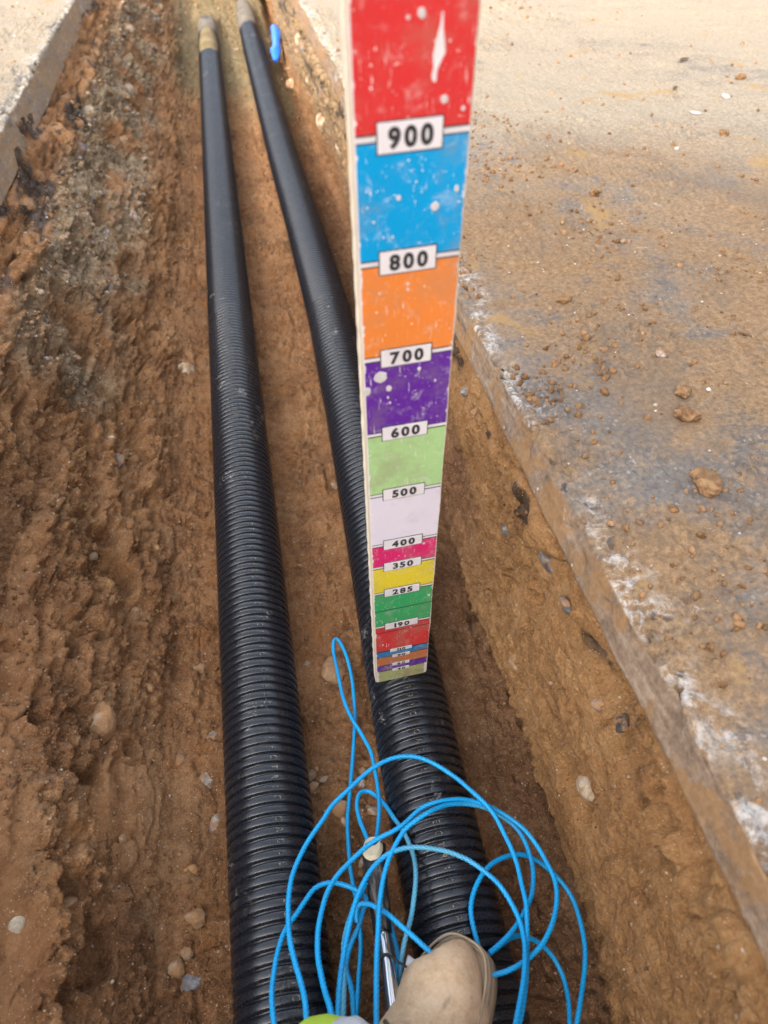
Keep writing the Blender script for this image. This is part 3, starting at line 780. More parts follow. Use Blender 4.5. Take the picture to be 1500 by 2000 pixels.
g5 = scatter('soil_crumbs', PL, np.tile([[0, 0, 1.0]], (len(PL), 1)), s, [M_CLOD, M_BUFF, M_CHIP], [0.6, 0.3, 0.1], 'sparse crumbs on the sandy left road slab')

# ------------------------------------------------------------------ the two corrugated ducts
R_D, AX_Z, PITCH = 0.067, 0.064, 0.0162
def duct_x(which, y):
    if which == 0:
        return -0.085 + 0 * y
    return np.interp(y, [-1, .1, .3, .4, .55, .7, 1.0, 1.5, 2.04, 2.7, 3.4, 5.2, 9], [.152, .157, .160, .161, .165, .171, .184, .202, .212, .207, .197, .188, .186])
M_DUCT = N('black_duct_plastic')
_n = M_DUCT.noise(7.0, 5, 0.65)
_sc = M_DUCT.noise(1.0, 4, 0.6, vec=M_DUCT.map((150.0, 40.0, 150.0)))
_dirt = M_DUCT.math('MULTIPLY', M_DUCT.step(_n, 0.52, 0.72), M_DUCT.step(_sc, 0.52, 0.72))
_dust = M_DUCT.math('MAXIMUM', M_DUCT.math('MULTIPLY', _dirt, 0.55), M_DUCT.math('MULTIPLY', M_DUCT.attr('dust'), M_DUCT.step(M_DUCT.noise(16.0, 4), 0.25, 0.6)))
_scuff = M_DUCT.math('MULTIPLY', M_DUCT.step(M_DUCT.noise(13.0, 3, 0.6), 0.665, 0.70), M_DUCT.step(M_DUCT.noise(190.0, 3, 0.7), 0.50, 0.60))
_c = M_DUCT.mix(_dust, (0.0105, 0.0120, 0.0165), (0.15, 0.122, 0.092))
_c = M_DUCT.mix(M_DUCT.math('MULTIPLY', _scuff, 0.6), _c, (0.30, 0.29, 0.28))
_fn = M_DUCT.noise(500.0, 3, 0.6)
M_DUCT = M_DUCT.done(_c, M_DUCT.math('ADD', 0.24, M_DUCT.math('MULTIPLY', M_DUCT.math('ADD', _dust, M_DUCT.math('MULTIPLY', _fn, 0.15)), 0.5)), 0.62, M_DUCT.bump(_fn, 0.12, 0.0006))
M_PRINT = N('duct_print')
M_PRINT = M_PRINT.done(M_PRINT.mix(M_PRINT.step(M_PRINT.noise(300.0, 3, 0.7), 0.42, 0.62), (0.03, 0.03, 0.028), (0.27, 0.25, 0.19)), 0.6, 0.3)

def duct(which, y0, y1, dust_from, label):
    prof_near = [(0.0, -.0062), (.22, -.0062), (.27, -.0030), (.31, -.0008), (.40, .0), (.62, .0003), (.84, .0), (.92, -.0008), (.96, -.0030)]
    prof_far = [(0.0, -.0062), (.22, -.0062), (.32, -.0006), (.62, .0003), (.90, -.0006)]
    ring_y, ring_r = [], []
    n = int((y1 - y0) / PITCH)
    for i in range(n):
        yb = y0 + i * PITCH
        for t, dr_ in (prof_near if yb < 2.0 else prof_far):
            ring_y.append(yb + t * PITCH); ring_r.append(R_D + dr_)
    ring_y = np.array(ring_y); ring_r = np.array(ring_r)
    SEG = 40
    th = np.linspace(0, 2 * np.pi, SEG, endpoint=False)
    cx = duct_x(which, ring_y)
    V = np.zeros((len(ring_y), SEG, 3))
    V[..., 0] = cx[:, None] + ring_r[:, None] * np.sin(th)[None]
    V[..., 1] = ring_y[:, None]
    V[..., 2] = AX_Z + ring_r[:, None] * np.cos(th)[None]
    dust = np.broadcast_to(sstep(dust_from, dust_from + 0.12, ring_y)[:, None], V.shape[:2])
    me = mesh_np('corrugated_duct', V, grid_faces(len(ring_y), SEG, wrap=True)[:, ::-1], True, dict(dust=dust))
    # closed, slightly hollow far mouth
    o = link('corrugated_duct', me, M_DUCT, label=label, category='duct', group='black ducts laid side by side in the trench')
    return o
duct_l = duct(0, -1.0, 6.02, 5.60, 'straight black corrugated duct on the left, its dusty far end under sand')
duct_r = duct(1, -1.0, 7.4, 5.75, 'slightly bent black corrugated duct on the right that the measuring board stands on')

# printed letters, one to a rib
def glyph_meshes(chars, size, bold, extr=0.0):
    out = {}
    for c in set(chars):
        cu = bpy.data.curves.new('glyph', 'FONT')
        cu.body = c
        cu.size = size
        cu.offset = bold
        cu.extrude = extr
        cu.align_x = 'CENTER'; cu.align_y = 'CENTER'
        cu.resolution_u = 3
        ob = bpy.data.objects.new('glyph', cu)
        COL.objects.link(ob)
        bpy.context.view_layer.update()
        me = ob.evaluated_get(bpy.context.evaluated_depsgraph_get()).to_mesh()
        me.calc_loop_triangles()
        V = np.array([v.co[:] for v in me.vertices]).reshape(-1, 3)
        F = np.array([t.vertices[:] for t in me.loop_triangles]).reshape(-1, 3)
        ob.to_mesh_clear()
        bpy.data.objects.remove(ob); bpy.data.curves.remove(cu)
        out[c] = (V, F)
    return out
GL = glyph_meshes('ELECTRICCABLE', 0.0150, 0.0)
def lettering(which, ang0, ang1, y0, y1, parent, skip=0):
    txt = 'ELECTRIC CABLE  '
    i0 = int(math.ceil((y0 + 1.0) / PITCH)); i1 = int((y1 + 1.0) / PITCH)
    for i in range(i0, i1):
        c = txt[(skip - i) % len(txt)]                 # reads towards the camera
        if c == ' ':
            continue
        yc = -1.0 + (i + 0.62) * PITCH
        ang = np.interp(yc, [y0, y1], [ang0, ang1]) + random.uniform(-.015, .015)
        V, F = GL[c]
        # letter's right points towards -y, its top towards +x
        ax = ang + V[:, 1] / R_D
        yv = yc - V[:, 0] * 0.64
        rr = R_D + 0.0006
        W = np.stack([duct_x(which, yv) + rr * np.sin(ax), yv, AX_Z + rr * np.cos(ax)], -1)
        link('printed_letter', mesh_np('printed_letter', W, F, False), M_PRINT, parent)
lettering(0, 0.30, 0.02, 0.22, 2.1, duct_l, 3)
lettering(1, -0.06, -0.20, 0.22, 2.1, duct_r, 9)

# sand thrown over the far end of the left duct
M_SAND = N('sand')
_v = M_SAND.math('ADD', M_SAND.math('MULTIPLY', M_SAND.noise(8.0, 4), 0.5), M_SAND.math('MULTIPLY', M_SAND.noise(150.0, 4), 0.5))
M_SAND = M_SAND.done(M_SAND.ramp(_v, [(0.36, (0.135, 0.098, 0.047)), (0.5, (0.205, 0.152, 0.078)), (0.64, (0.28, 0.215, 0.120))]), 0.95, 0.2, M_SAND.bump(M_SAND.noise(300.0, 4), 0.6, 0.003))
ny, na = 26, 22
ys = np.linspace(5.10, 5.68, ny); u = np.linspace(-1, 1, na)
V = np.zeros((ny, na, 3))
for j, yv in enumerate(ys):
    t = (yv - ys[0]) / (ys[-1] - ys[0])
    half = 1.05 * math.sqrt(max(0.02, 1 - max(0, (t - 0.35) / 0.65) ** 2))
    a = u * half
    hgt = 0.010 * (1 - np.abs(u) ** 3) * min(1, 8 * t + 0.1) * min(1, 6 * (1 - t) + 0.05)
    V[j, :, 0] = -0.085 + (R_D - 0.002 + hgt) * np.sin(a)
    V[j, :, 1] = yv
    V[j, :, 2] = AX_Z + (R_D - 0.002 + hgt) * np.cos(a)
V += 0.003 * np.stack([vnoise(V, 60, s_) for s_ in (1, 2, 3)], -1)
link('sand_patch', mesh_np('sand_patch', V, grid_faces(ny, na)), M_SAND, label='patch of yellow sand lying on top of the left duct near its far end', category='sand', kind='stuff')
# sand heap that closes over the duct end
ny, na = 30, 40
gx, gy = np.meshgrid(np.linspace(-0.24, 0.10, na), np.linspace(5.86, 6.9, ny))
gz = 0.13 * sstep(5.90, 6.35, gy + 0.2 * np.abs(gx + 0.085)) * sstep(0.24, 0.05, np.abs(gx + 0.085)) + 0.0
Qh = np.stack([gx, gy, gz], -1)
Qh[..., 2] += 0.02 * fbm(Qh, 9, 4, 77) - 0.02
link('sand_heap', mesh_np('sand_heap', Qh, grid_faces(ny, na)), M_SAND, label='heap of yellow sand closing over the end of the left duct', category='sand heap', kind='stuff')

# blue scrap beside the right duct
M_BLUE = N('blue_plastic')
M_BLUE = M_BLUE.done(M_BLUE.mix(M_BLUE.noise(40.0, 4), (0.005, 0.10, 0.55), (0.02, 0.22, 0.85)), 0.35, 0.5)
cpts = np.array([(0.292, 4.86, 0.098), (0.302, 5.00, 0.118), (0.318, 5.16, 0.128), (0.334, 5.32, 0.136), (0.343, 5.48, 0.140), (0.342, 5.60, 0.132)])
tt = np.linspace(0, 5, 36)
cl = np.stack([np.interp(tt, np.arange(6), cpts[:, c]) for c in range(3)], -1)
for _ in range(5):
    cl[1:-1] = .25 * cl[:-2] + .5 * cl[1:-1] + .25 * cl[2:]
th = np.linspace(0, 2 * np.pi, 20, endpoint=False)
V = np.zeros((36, 20, 3))
for j in range(36):
    t = j / 35
    w = 0.036 * (math.sin(math.pi * min(max(t, .02), .98)) ** 0.4) * (1.0 - 0.30 * math.exp(-((t - 0.42) / 0.12) ** 2))
    V[j, :, 0] = cl[j, 0] + w * np.cos(th)
    V[j, :, 1] = cl[j, 1] + 0.15 * w * np.sin(th)
    V[j, :, 2] = cl[j, 2] + 0.55 * w * np.sin(th)
V += 0.005 * np.stack([vnoise(V, (24, 10, 24), s_) for s_ in (21, 22, 23)], -1)
link('plastic_scrap', mesh_np('plastic_scrap', V, grid_faces(36, 20, wrap=True)[:, ::-1]), M_BLUE, label='crumpled bright blue plastic scrap against the far right duct', category='plastic scrap')
# ------------------------------------------------------------------ blue draw rope: runs of one long laid rope, heaped in loose coils
ROPE_RUNS = [
    [(0.0891,0.5634,0.0600),(0.0884,0.5837,0.0567),(0.0782,0.6222,0.0506),(0.0675,0.6562,0.0449),(0.0594,0.7000,0.0398),(0.0573,0.7576,0.0356),(0.0562,0.8131,0.0325),(0.0616,0.8375,0.0307),(0.0676,0.8383,0.0297),(0.0721,0.8282,0.0290),(0.0792,0.7968,0.0276),(0.0816,0.7496,0.0270),(0.0781,0.6978,0.0273),(0.0722,0.6549,0.0280),(0.0585,0.5915,0.0293),(0.0457,0.5371,0.0319),(0.0339,0.4871,0.0363),(0.0298,0.4534,0.0417),(0.0265,0.4110,0.0476),(0.0266,0.3959,0.0506),(0.0274,0.3714,0.0545),(0.0275,0.3439,0.0601),(0.0254,0.3033,0.0675),(0.0158,0.2614,0.0760),(0.0107,0.2374,0.0826),(0.0019,0.2024,0.0900)],
    [(0.0539,0.4196,0.1000),(0.0562,0.4292,0.0955),(0.0511,0.4604,0.0821),(0.0504,0.4917,0.0698),(0.0588,0.5145,0.0603),(0.0724,0.5171,0.0565),(0.0834,0.5036,0.0628),(0.0935,0.4792,0.0794),(0.1004,0.4496,0.1001),(0.1079,0.4264,0.1118),(0.1122,0.4076,0.1174),(0.1149,0.3830,0.1252),(0.1127,0.3583,0.1366),(0.1066,0.3346,0.1424),(0.0941,0.3009,0.1468),(0.0814,0.2768,0.1492),(0.0723,0.2583,0.1411),(0.0656,0.2382,0.1340),(0.0624,0.2255,0.1283),(0.0516,0.1874,0.1200)],
    [(0.0891,0.5634,0.0600),(0.0885,0.5222,0.0666),(0.0844,0.4822,0.0765),(0.0766,0.4482,0.0903),(0.0686,0.4208,0.1050),(0.0655,0.4120,0.1100)],
    [(-0.0881,0.1993,0.2000),(-0.0898,0.2343,0.1859),(-0.0865,0.2612,0.1731),(-0.0796,0.2899,0.1618),(-0.0686,0.3140,0.1529),(-0.0535,0.3307,0.1471),(-0.0390,0.3476,0.1434),(-0.0253,0.3603,0.1403),(-0.0061,0.3636,0.1375),(0.0120,0.3584,0.1348),(0.0288,0.3487,0.1324),(0.0374,0.3418,0.1306),(0.0406,0.3357,0.1292),(0.0348,0.3269,0.1275),(0.0236,0.3060,0.1243),(0.0123,0.2907,0.1226),(0.0046,0.2757,0.1234),(0.0003,0.2606,0.1260),(0.0031,0.2438,0.1295),(0.0039,0.2276,0.1341),(0.0006,0.1935,0.1400)],
    [(-0.0497,0.1847,0.2400),(-0.0497,0.2127,0.2277),(-0.0529,0.2345,0.2164),(-0.0588,0.2625,0.2042),(-0.0630,0.2935,0.1921),(-0.0620,0.3287,0.1810),(-0.0573,0.3591,0.1714),(-0.0488,0.3835,0.1631),(-0.0331,0.4106,0.1561),(-0.0191,0.4289,0.1518),(-0.0023,0.4470,0.1502),(0.0118,0.4633,0.1500),(0.0413,0.4841,0.1500),(0.0664,0.5011,0.1500),(0.0895,0.5123,0.1500),(0.1120,0.5181,0.1500),(0.1326,0.5175,0.1500),(0.1527,0.5112,0.1500),(0.1712,0.4984,0.1500),(0.1878,0.4821,0.1500),(0.2024,0.4655,0.1500),(0.2126,0.4510,0.1495),(0.2262,0.4327,0.1480),(0.2356,0.4169,0.1465),(0.2416,0.4005,0.1452),(0.2465,0.3767,0.1434),(0.2502,0.3572,0.1421),(0.2511,0.3348,0.1421),(0.2487,0.3109,0.1440),(0.2463,0.2882,0.1474),(0.2403,0.2678,0.1517),(0.2285,0.2358,0.1582),(0.2160,0.2053,0.1685),(0.2011,0.1765,0.1830),(0.1824,0.1479,0.2000)],
    [(-0.0209,0.1755,0.2600),(-0.0227,0.1997,0.2463),(-0.0259,0.2147,0.2344),(-0.0287,0.2354,0.2218),(-0.0306,0.2607,0.2075),(-0.0278,0.2897,0.1942),(-0.0208,0.3155,0.1823),(-0.0109,0.3399,0.1719),(0.0038,0.3607,0.1634),(0.0250,0.3780,0.1582),(0.0480,0.3929,0.1566),(0.0692,0.4021,0.1570),(0.0899,0.4072,0.1577),(0.1091,0.4149,0.1584),(0.1348,0.4305,0.1592),(0.1601,0.4353,0.1598),(0.1917,0.4375,0.1518),(0.2123,0.4345,0.1446),(0.2333,0.4271,0.1383),(0.2483,0.4181,0.1331),(0.2647,0.4044,0.1293),(0.2788,0.3893,0.1266),(0.2879,0.3721,0.1245),(0.2942,0.3541,0.1229),(0.2978,0.3364,0.1228),(0.3000,0.3150,0.1253),(0.2954,0.2948,0.1301),(0.2840,0.2725,0.1360),(0.2709,0.2551,0.1418),(0.2525,0.2375,0.1479),(0.2339,0.2264,0.1500),(0.2198,0.2204,0.1500),(0.1967,0.2152,0.1500),(0.1766,0.2145,0.1500)],
    [(0.0245,0.1742,0.2200),(0.0268,0.1875,0.2144),(0.0330,0.2216,0.2015),(0.0391,0.2520,0.1900),(0.0468,0.2839,0.1810),(0.0529,0.3101,0.1744),(0.0636,0.3419,0.1698),(0.0761,0.3669,0.1674),(0.0888,0.3845,0.1673),(0.1036,0.4002,0.1686),(0.1145,0.4069,0.1699),(0.1403,0.4174,0.1715),(0.1628,0.4257,0.1647),(0.1794,0.4298,0.1570),(0.2011,0.4310,0.1469),(0.2259,0.4274,0.1357),(0.2450,0.4201,0.1266),(0.2595,0.4091,0.1206),(0.2717,0.3945,0.1172),(0.2784,0.3762,0.1149),(0.2799,0.3548,0.1130),(0.2783,0.3368,0.1125),(0.2712,0.3168,0.1142),(0.2619,0.3000,0.1177),(0.2495,0.2866,0.1219),(0.2338,0.2716,0.1264),(0.2163,0.2587,0.1312),(0.1970,0.2477,0.1362),(0.1821,0.2406,0.1400)],
    [(-0.0182,0.1860,0.2000),(-0.0134,0.2128,0.1942),(-0.0074,0.2392,0.1886),(0.0018,0.2689,0.1826),(0.0133,0.2991,0.1772),(0.0243,0.3229,0.1729),(0.0362,0.3419,0.1699),(0.0525,0.3604,0.1681),(0.0732,0.3738,0.1668),(0.0912,0.3784,0.1657),(0.1085,0.3789,0.1648),(0.1306,0.3745,0.1636),(0.1572,0.3650,0.1623),(0.1724,0.3564,0.1613),(0.1835,0.3491,0.1604),(0.2027,0.3302,0.1578),(0.2168,0.3119,0.1551),(0.2251,0.2903,0.1533),(0.2293,0.2693,0.1539),(0.2281,0.2489,0.1581),(0.2221,0.2269,0.1676),(0.2050,0.1920,0.1879),(0.1754,0.1455,0.2200)],
    [(-0.0123,0.1904,0.1700),(-0.0078,0.2183,0.1630),(-0.0033,0.2460,0.1565),(-0.0002,0.2723,0.1514),(0.0047,0.2931,0.1476),(0.0183,0.3203,0.1446),(0.0307,0.3379,0.1421),(0.0424,0.3535,0.1400)],
    [(0.0224,0.3084,0.1400),(0.0227,0.3179,0.1456),(0.0274,0.3250,0.1506),(0.0400,0.3222,0.1556),(0.0497,0.3150,0.1588),(0.0618,0.3040,0.1628),(0.0761,0.2852,0.1676),(0.0887,0.2697,0.1700),(0.1020,0.2532,0.1700),(0.1102,0.2436,0.1700),(0.1215,0.2341,0.1700)],
    [(0.1720,0.2508,0.1354),(0.1715,0.2660,0.1355),(0.1722,0.2857,0.1354),(0.1760,0.3017,0.1347),(0.1875,0.3213,0.1320),(0.2045,0.3391,0.1300),(0.2248,0.3524,0.1226),(0.2486,0.3598,0.1137),(0.2707,0.3608,0.1056),(0.2861,0.3554,0.0986),(0.2999,0.3457,0.0924),(0.3131,0.3320,0.0855),(0.3244,0.3153,0.0786),(0.3305,0.2970,0.0741),(0.3306,0.2755,0.0734),(0.3274,0.2533,0.0754),(0.3209,0.2314,0.0788),(0.3091,0.2080,0.0836),(0.2951,0.1856,0.0907),(0.2714,0.1493,0.1000)],
    [(0.1873,0.2432,0.1309),(0.2100,0.2550,0.1157),(0.2316,0.2636,0.0966),(0.2504,0.2621,0.0826),(0.2666,0.2535,0.0724),(0.2789,0.2404,0.0628),(0.2858,0.2240,0.0560),(0.2875,0.2064,0.0540),(0.2834,0.1836,0.0562),(0.2736,0.1562,0.0600)],
    [(0.0670,0.3150,0.1000),(0.0678,0.3046,0.1000),(0.0697,0.2859,0.1002),(0.0698,0.2660,0.1013),(0.0607,0.2414,0.1049),(0.0522,0.2160,0.1115),(0.0448,0.1887,0.1200)],
]
M_ROPE = N('blue_polypropylene')
_f = M_ROPE.attr('fade')
_n = M_ROPE.noise(30.0, 4)
_c = M_ROPE.mix(_n, (0.0, 0.24, 0.56), (0.004, 0.37, 0.70))
_c = M_ROPE.mix(_f, _c, M_ROPE.mix(_n, (0.05, 0.28, 0.40), (0.16, 0.42, 0.52)))
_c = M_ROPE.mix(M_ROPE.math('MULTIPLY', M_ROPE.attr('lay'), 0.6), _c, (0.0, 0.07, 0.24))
M_ROPE = M_ROPE.done(_c, 0.42, 0.45)
def catmull(Pn, step):
    Pn = np.asarray(Pn, float)
    E = np.vstack([2 * Pn[0] - Pn[1], Pn, 2 * Pn[-1] - Pn[-2]])
    out = []
    for i in range(1, len(E) - 2):
        p0, p1_, p2_, p3 = E[i - 1], E[i], E[i + 1], E[i + 2]
        n = max(2, int(np.linalg.norm(p2_ - p1_) / step))
        t = np.linspace(0, 1, n, endpoint=False)[:, None]
        out.append(0.5 * (2 * p1_ + (p2_ - p0) * t + (2 * p0 - 5 * p1_ + 4 * p2_ - p3) * t ** 2 + (3 * p1_ - p0 - 3 * p2_ + p3) * t ** 3))
    return np.vstack(out + [E[-2:-1]])
def smooth_line(L, n):
    for _ in range(n):
        L[1:-1] = .25 * L[:-2] + .5 * L[1:-1] + .25 * L[2:]
    return L
def tube_rope(L, r, twist_pitch, seg=15, lobes=3, depth=0.30):
    T = np.gradient(L, axis=0); T /= np.linalg.norm(T, axis=1, keepdims=True)
    n = np.cross(T[0], [0, 0, 1.0]); n /= np.linalg.norm(n)
    Ns = []
    for t in T:
        n = n - t * (n @ t); n = n / np.linalg.norm(n); Ns.append(n)
    Ns = np.array(Ns); Bs = np.cross(T, Ns)
    s = np.r_[0, np.cumsum(np.linalg.norm(np.diff(L, axis=0), axis=1))]
    th = np.linspace(0, 2 * np.pi, seg, endpoint=False)
    ph = th[None] - 2 * np.pi * s[:, None] / twist_pitch
    lob = np.abs(np.cos(lobes * ph / 2)) if lobes else np.ones_like(ph)
    rr = r * (1 - depth + depth * lob ** 0.8) if lobes else r * np.ones_like(ph)
    V = L[:, None] + rr[..., None] * (np.cos(th)[None, :, None] * Ns[:, None] + np.sin(th)[None, :, None] * Bs[:, None])
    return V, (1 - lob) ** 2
FADED = {1: (0.45, 0.95), 7: (0.40, 0.58), 6: (0.58, 0.66), 8: (0.0, 0.7)}
VV, FF, fade, lay, nb = [], [], [], [], 0
for q, run in enumerate(ROPE_RUNS):
    L = smooth_line(catmull(run, 0.0014), 14)
    V, ly = tube_rope(L, 0.0036, 0.0185)
    VV.append(V.reshape(-1, 3)); FF.append(grid_faces(len(L), 15, wrap=True)[:, ::-1] + nb); nb += V.shape[0] * 15
    t = np.linspace(0, 1, len(L))
    a, b = FADED.get(q, (2, 3))
    f = sstep(a - 0.08, a + 0.08, t) * sstep(b + 0.08, b - 0.08, t) * 0.9
    fade.append(np.repeat(f, 15)); lay.append(ly.ravel())
rope = link('draw_rope', mesh_np('draw_rope', np.vstack(VV), np.vstack(FF), True, dict(fade=np.concatenate(fade), lay=np.concatenate(lay))), M_ROPE,
            label='bright blue twisted rope heaped in loose coils over both ducts', category='rope')

# ------------------------------------------------------------------ black bar with pale cut end, and the steel tube below it
M_BLACKP = N('black_rubber')
_s = M_BLACKP.noise(1.0, 5, 0.65, vec=M_BLACKP.map((120.0, 25.0, 120.0)))
M_BLACKP = M_BLACKP.done(M_BLACKP.mix(M_BLACKP.step(_s, 0.50, 0.70), (0.020, 0.020, 0.022), (0.20, 0.17, 0.14)), 0.5, 0.4, M_BLACKP.bump(_s, 0.3, 0.001))
M_CUT = N('pale_cut_wood')
_w = M_CUT.noise(60.0, 5)
M_CUT = M_CUT.done(M_CUT.mix(_w, (0.42, 0.35, 0.22), (0.70, 0.64, 0.46)), 0.8, 0.3)
def cyl_between(name, p, q, r0, r1, mat, parent=None, seg=24, cap=True):
    p, q = np.array(p, float), np.array(q, float)
    L = p + (q - p) * np.linspace(0, 1, 24)[:, None]
    V, _ = tube_rope(L, 1.0, 1.0, seg, 0)
    ax = L[:, None]
    rad = np.linspace(r0, r1, 24)[:, None, None]
    V = ax + (V - ax) * rad
    F = [list(f) for f in grid_faces(24, seg, wrap=True)[:, ::-1]]
    me = bpy.data.meshes.new(name)
    Vl = V.reshape(-1, 3)
    faces = F + [list(range(seg)), list(range(23 * seg, 24 * seg))[::-1]]
    me.from_pydata(Vl.tolist(), [], [[int(i) for i in f] for f in faces])
    me.polygons.foreach_set('use_smooth', np.array([len(f) == 4 for f in faces]))
    me.update()
    return link(name, me, mat, parent)
bar = empty('bar', (0.06, 0.36, 0.10), 'scratched black round bar with a pale cut end tied to the rope between the ducts', 'bar')
tip, tail = (0.0625, 0.412, 0.104), (0.0545, 0.296, 0.112)
rod = cyl_between('rod', tip, tail, 0.0180, 0.0125, M_BLACKP)
rod.parent = bar; rod.matrix_parent_inverse = Matrix.Translation((-0.06, -0.36, -0.10))
ax = Vector(tip) - Vector(tail); ax.normalize()
me = bm_mesh('cut_end', lambda bm: bmesh.ops.create_cone(bm, cap_ends=True, segments=28, radius1=0.0165, radius2=0.0130, depth=0.006))
ce = link('cut_end', me, M_CUT)
cn = (ax * 0.50 + Vector((-0.12, 0.0, 0.88))).normalized()
cy_ = (ax - cn * ax.dot(cn)).normalized()
ce.matrix_world = Matrix.Translation(Vector(tip) - ax * 0.006 + Vector((-0.002, 0, 0.0150))) @ Matrix((cn.cross(cy_) * -1, cy_, cn)).transposed().to_4x4() @ Matrix.Diagonal((0.92, 1.45, 0.8, 1))
ce.parent = bar; ce.matrix_parent_inverse = Matrix.Translation((-0.06, -0.36, -0.10))
M_STEEL = N('bright_steel')
M_STEEL = M_STEEL.done((0.62, 0.62, 0.64), 0.16, 0.5, None, 1.0)
tube = cyl_between('steel_tube', (0.0548, 0.291, 0.130), (0.0470, 0.150, 0.185), 0.0088, 0.0088, M_STEEL)
tube['label'] = 'shiny chrome steel tube running down from the black bar'; tube['category'] = 'steel tube'
M_TIE = N('black_cable_tie')
M_TIE = M_TIE.done((0.012, 0.012, 0.013), 0.45, 0.4)
L = smooth_line(catmull([(0.036, 0.238, 0.145), (0.041, 0.258, 0.150), (0.0535, 0.262, 0.152), (0.062, 0.252, 0.156), (0.078, 0.238, 0.158), (0.092, 0.224, 0.156), (0.085, 0.205, 0.150), (0.064, 0.205, 0.150), (0.050, 0.220, 0.150), (0.038, 0.228, 0.146), (0.034, 0.234, 0.145)], 0.003), 4)
V, _ = tube_rope(L, 0.0016, 1.0, 8, 0)
link('cable_tie', mesh_np('cable_tie', V, grid_faces(len(L), 8, wrap=True)[:, ::-1]), M_TIE, label='thin black tie looped round the chrome tube', category='cable tie')
M_PAPER = N('white_paper')
M_PAPER = M_PAPER.done(M_PAPER.mix(M_PAPER.noise(70.0, 3), (0.60, 0.62, 0.66), (0.78, 0.79, 0.80)), 0.7, 0.3)
gx, gy = np.meshgrid(np.linspace(0, 1, 8), np.linspace(0, 1, 8))
A_, B_, C_, D_ = (np.array(p) for p in ((0.0800, 0.258, 0.141), (0.112, 0.228, 0.148), (0.100, 0.190, 0.150), (0.058, 0.214, 0.150)))
V = (A_ * (1 - gx[..., None]) + B_ * gx[..., None]) * (1 - gy[..., None]) + (D_ * (1 - gx[..., None]) + C_ * gx[..., None]) * gy[..., None]
V[..., 2] += 0.004 * np.sin(gx * 3) * gy
pp = link('paper_tag', mesh_np('paper_tag', V, grid_faces(8, 8)), M_PAPER, label='torn white paper tag poking out from under the boot', category='paper tag')
sm = pp.modifiers.new('thickness', 'SOLIDIFY'); sm.thickness = 0.0005

# ------------------------------------------------------------------ measuring board
BW, BT, BH = 0.0877, 0.013, 1.12
e1 = Vector((0.99875918, 0.02807754, 0.04113091)).normalized()
e2 = Vector((-0.03689143, -0.13766717, 0.98979128)); e2 = (e2 - e1 * e2.dot(e1)).normalized()
nrm = e1.cross(e2)
board_root = empty('depth_gauge_board', (0, 0, 0), 'tall colour banded wooden depth gauge board standing on the right duct', 'measuring board')
Mb = Matrix((e1, -nrm, e2)).transposed().to_4x4()
Mb.translation = Vector((0.11216639, 0.66502158, CAM_H - 1.06362914))
board_root.matrix_world = Mb
def wear(m, col, amount=1.0):
    amount = amount * 1.25
    """scratches, rubbed spots and grime of a much used painted board"""
    ao = m.co
    s1 = m.noise(1.0, 5, 0.62, vec=m.map((420.0, 1.0, 42.0)))
    s2 = m.noise(1.0, 4, 0.6, vec=m.map((70.0, 1.0, 300.0), (0, 0.5, 0)))
    zone = m.noise(22.0, 4, 0.65, vec=m.map((1.0, 1.0, 1.0), (0.1, 0.4, 0.0)))
    scr = m.math('MULTIPLY', m.math('MAXIMUM', m.step(s1, 0.615, 0.67), m.step(s2, 0.655, 0.70)), m.step(zone, 0.40, 0.58))
    chip = m.math('MULTIPLY', m.step(m.noise(330.0, 4, 0.7), 0.64, 0.67), m.step(m.noise(35.0, 3, 0.6), 0.47, 0.64))
    d, c = m.voro(190.0)
    sc = m.sep(c)
    dots = m.math('MULTIPLY', m.math('LESS_THAN', d, m.math('MULTIPLY', sc[1], 0.20)), m.math('GREATER_THAN', sc[0], 0.955))
    hazy = m.math('MULTIPLY', m.step(m.noise(55.0, 5, 0.7, dist=0.6), 0.52, 0.72), 0.20)
    s3 = m.noise(1.0, 3, 0.55, vec=m.map((900.0, 1.0, 14.0), (0, 0.02, 0)))
    scr = m.math('MAXIMUM', scr, m.math('MULTIPLY', m.step(s3, 0.66, 0.70), m.step(m.noise(26.0, 3, 0.6), 0.46, 0.6)))
    w = m.math('MULTIPLY', m.math('MAXIMUM', m.math('MAXIMUM', scr, chip), m.math('MAXIMUM', dots, hazy)), amount)
    col = m.mix(w, col, (0.74, 0.70, 0.66))
    gr = m.math('MULTIPLY', m.step(m.noise(16.0, 5, 0.7), 0.46, 0.70), 0.26 * amount)
    col = m.mix(gr, col, (0.30, 0.24, 0.17))
    low = m.math('MULTIPLY', m.step(m.sep()[2], 0.34, 0.0), m.step(m.noise(30.0, 6, 0.72, dist=0.4), 0.46, 0.66))
    col = m.mix(m.math('MULTIPLY', low, 0.55 * min(1, amount)), col, (0.27, 0.185, 0.11))
    rub = m.step(m.noise(1.0, 5, 0.7, vec=m.map((60.0, 1.0, 5.0))), 0.60, 0.78)
    col = m.mix(m.math('MULTIPLY', rub, 0.28 * amount), col, (0.62, 0.58, 0.54))
    return col
def paint(name, rgb, amount=1.0):
    m = N(name)
    v = m.noise(9.0, 4)
    base = m.mix(v, tuple(c * 0.88 for c in rgb), tuple(min(1, c * 1.08) for c in rgb))
    return m.done(wear(m, base, amount), 0.48, 0.35, m.bump(m.noise(260.0, 4, 0.6), 0.12, 0.0008))
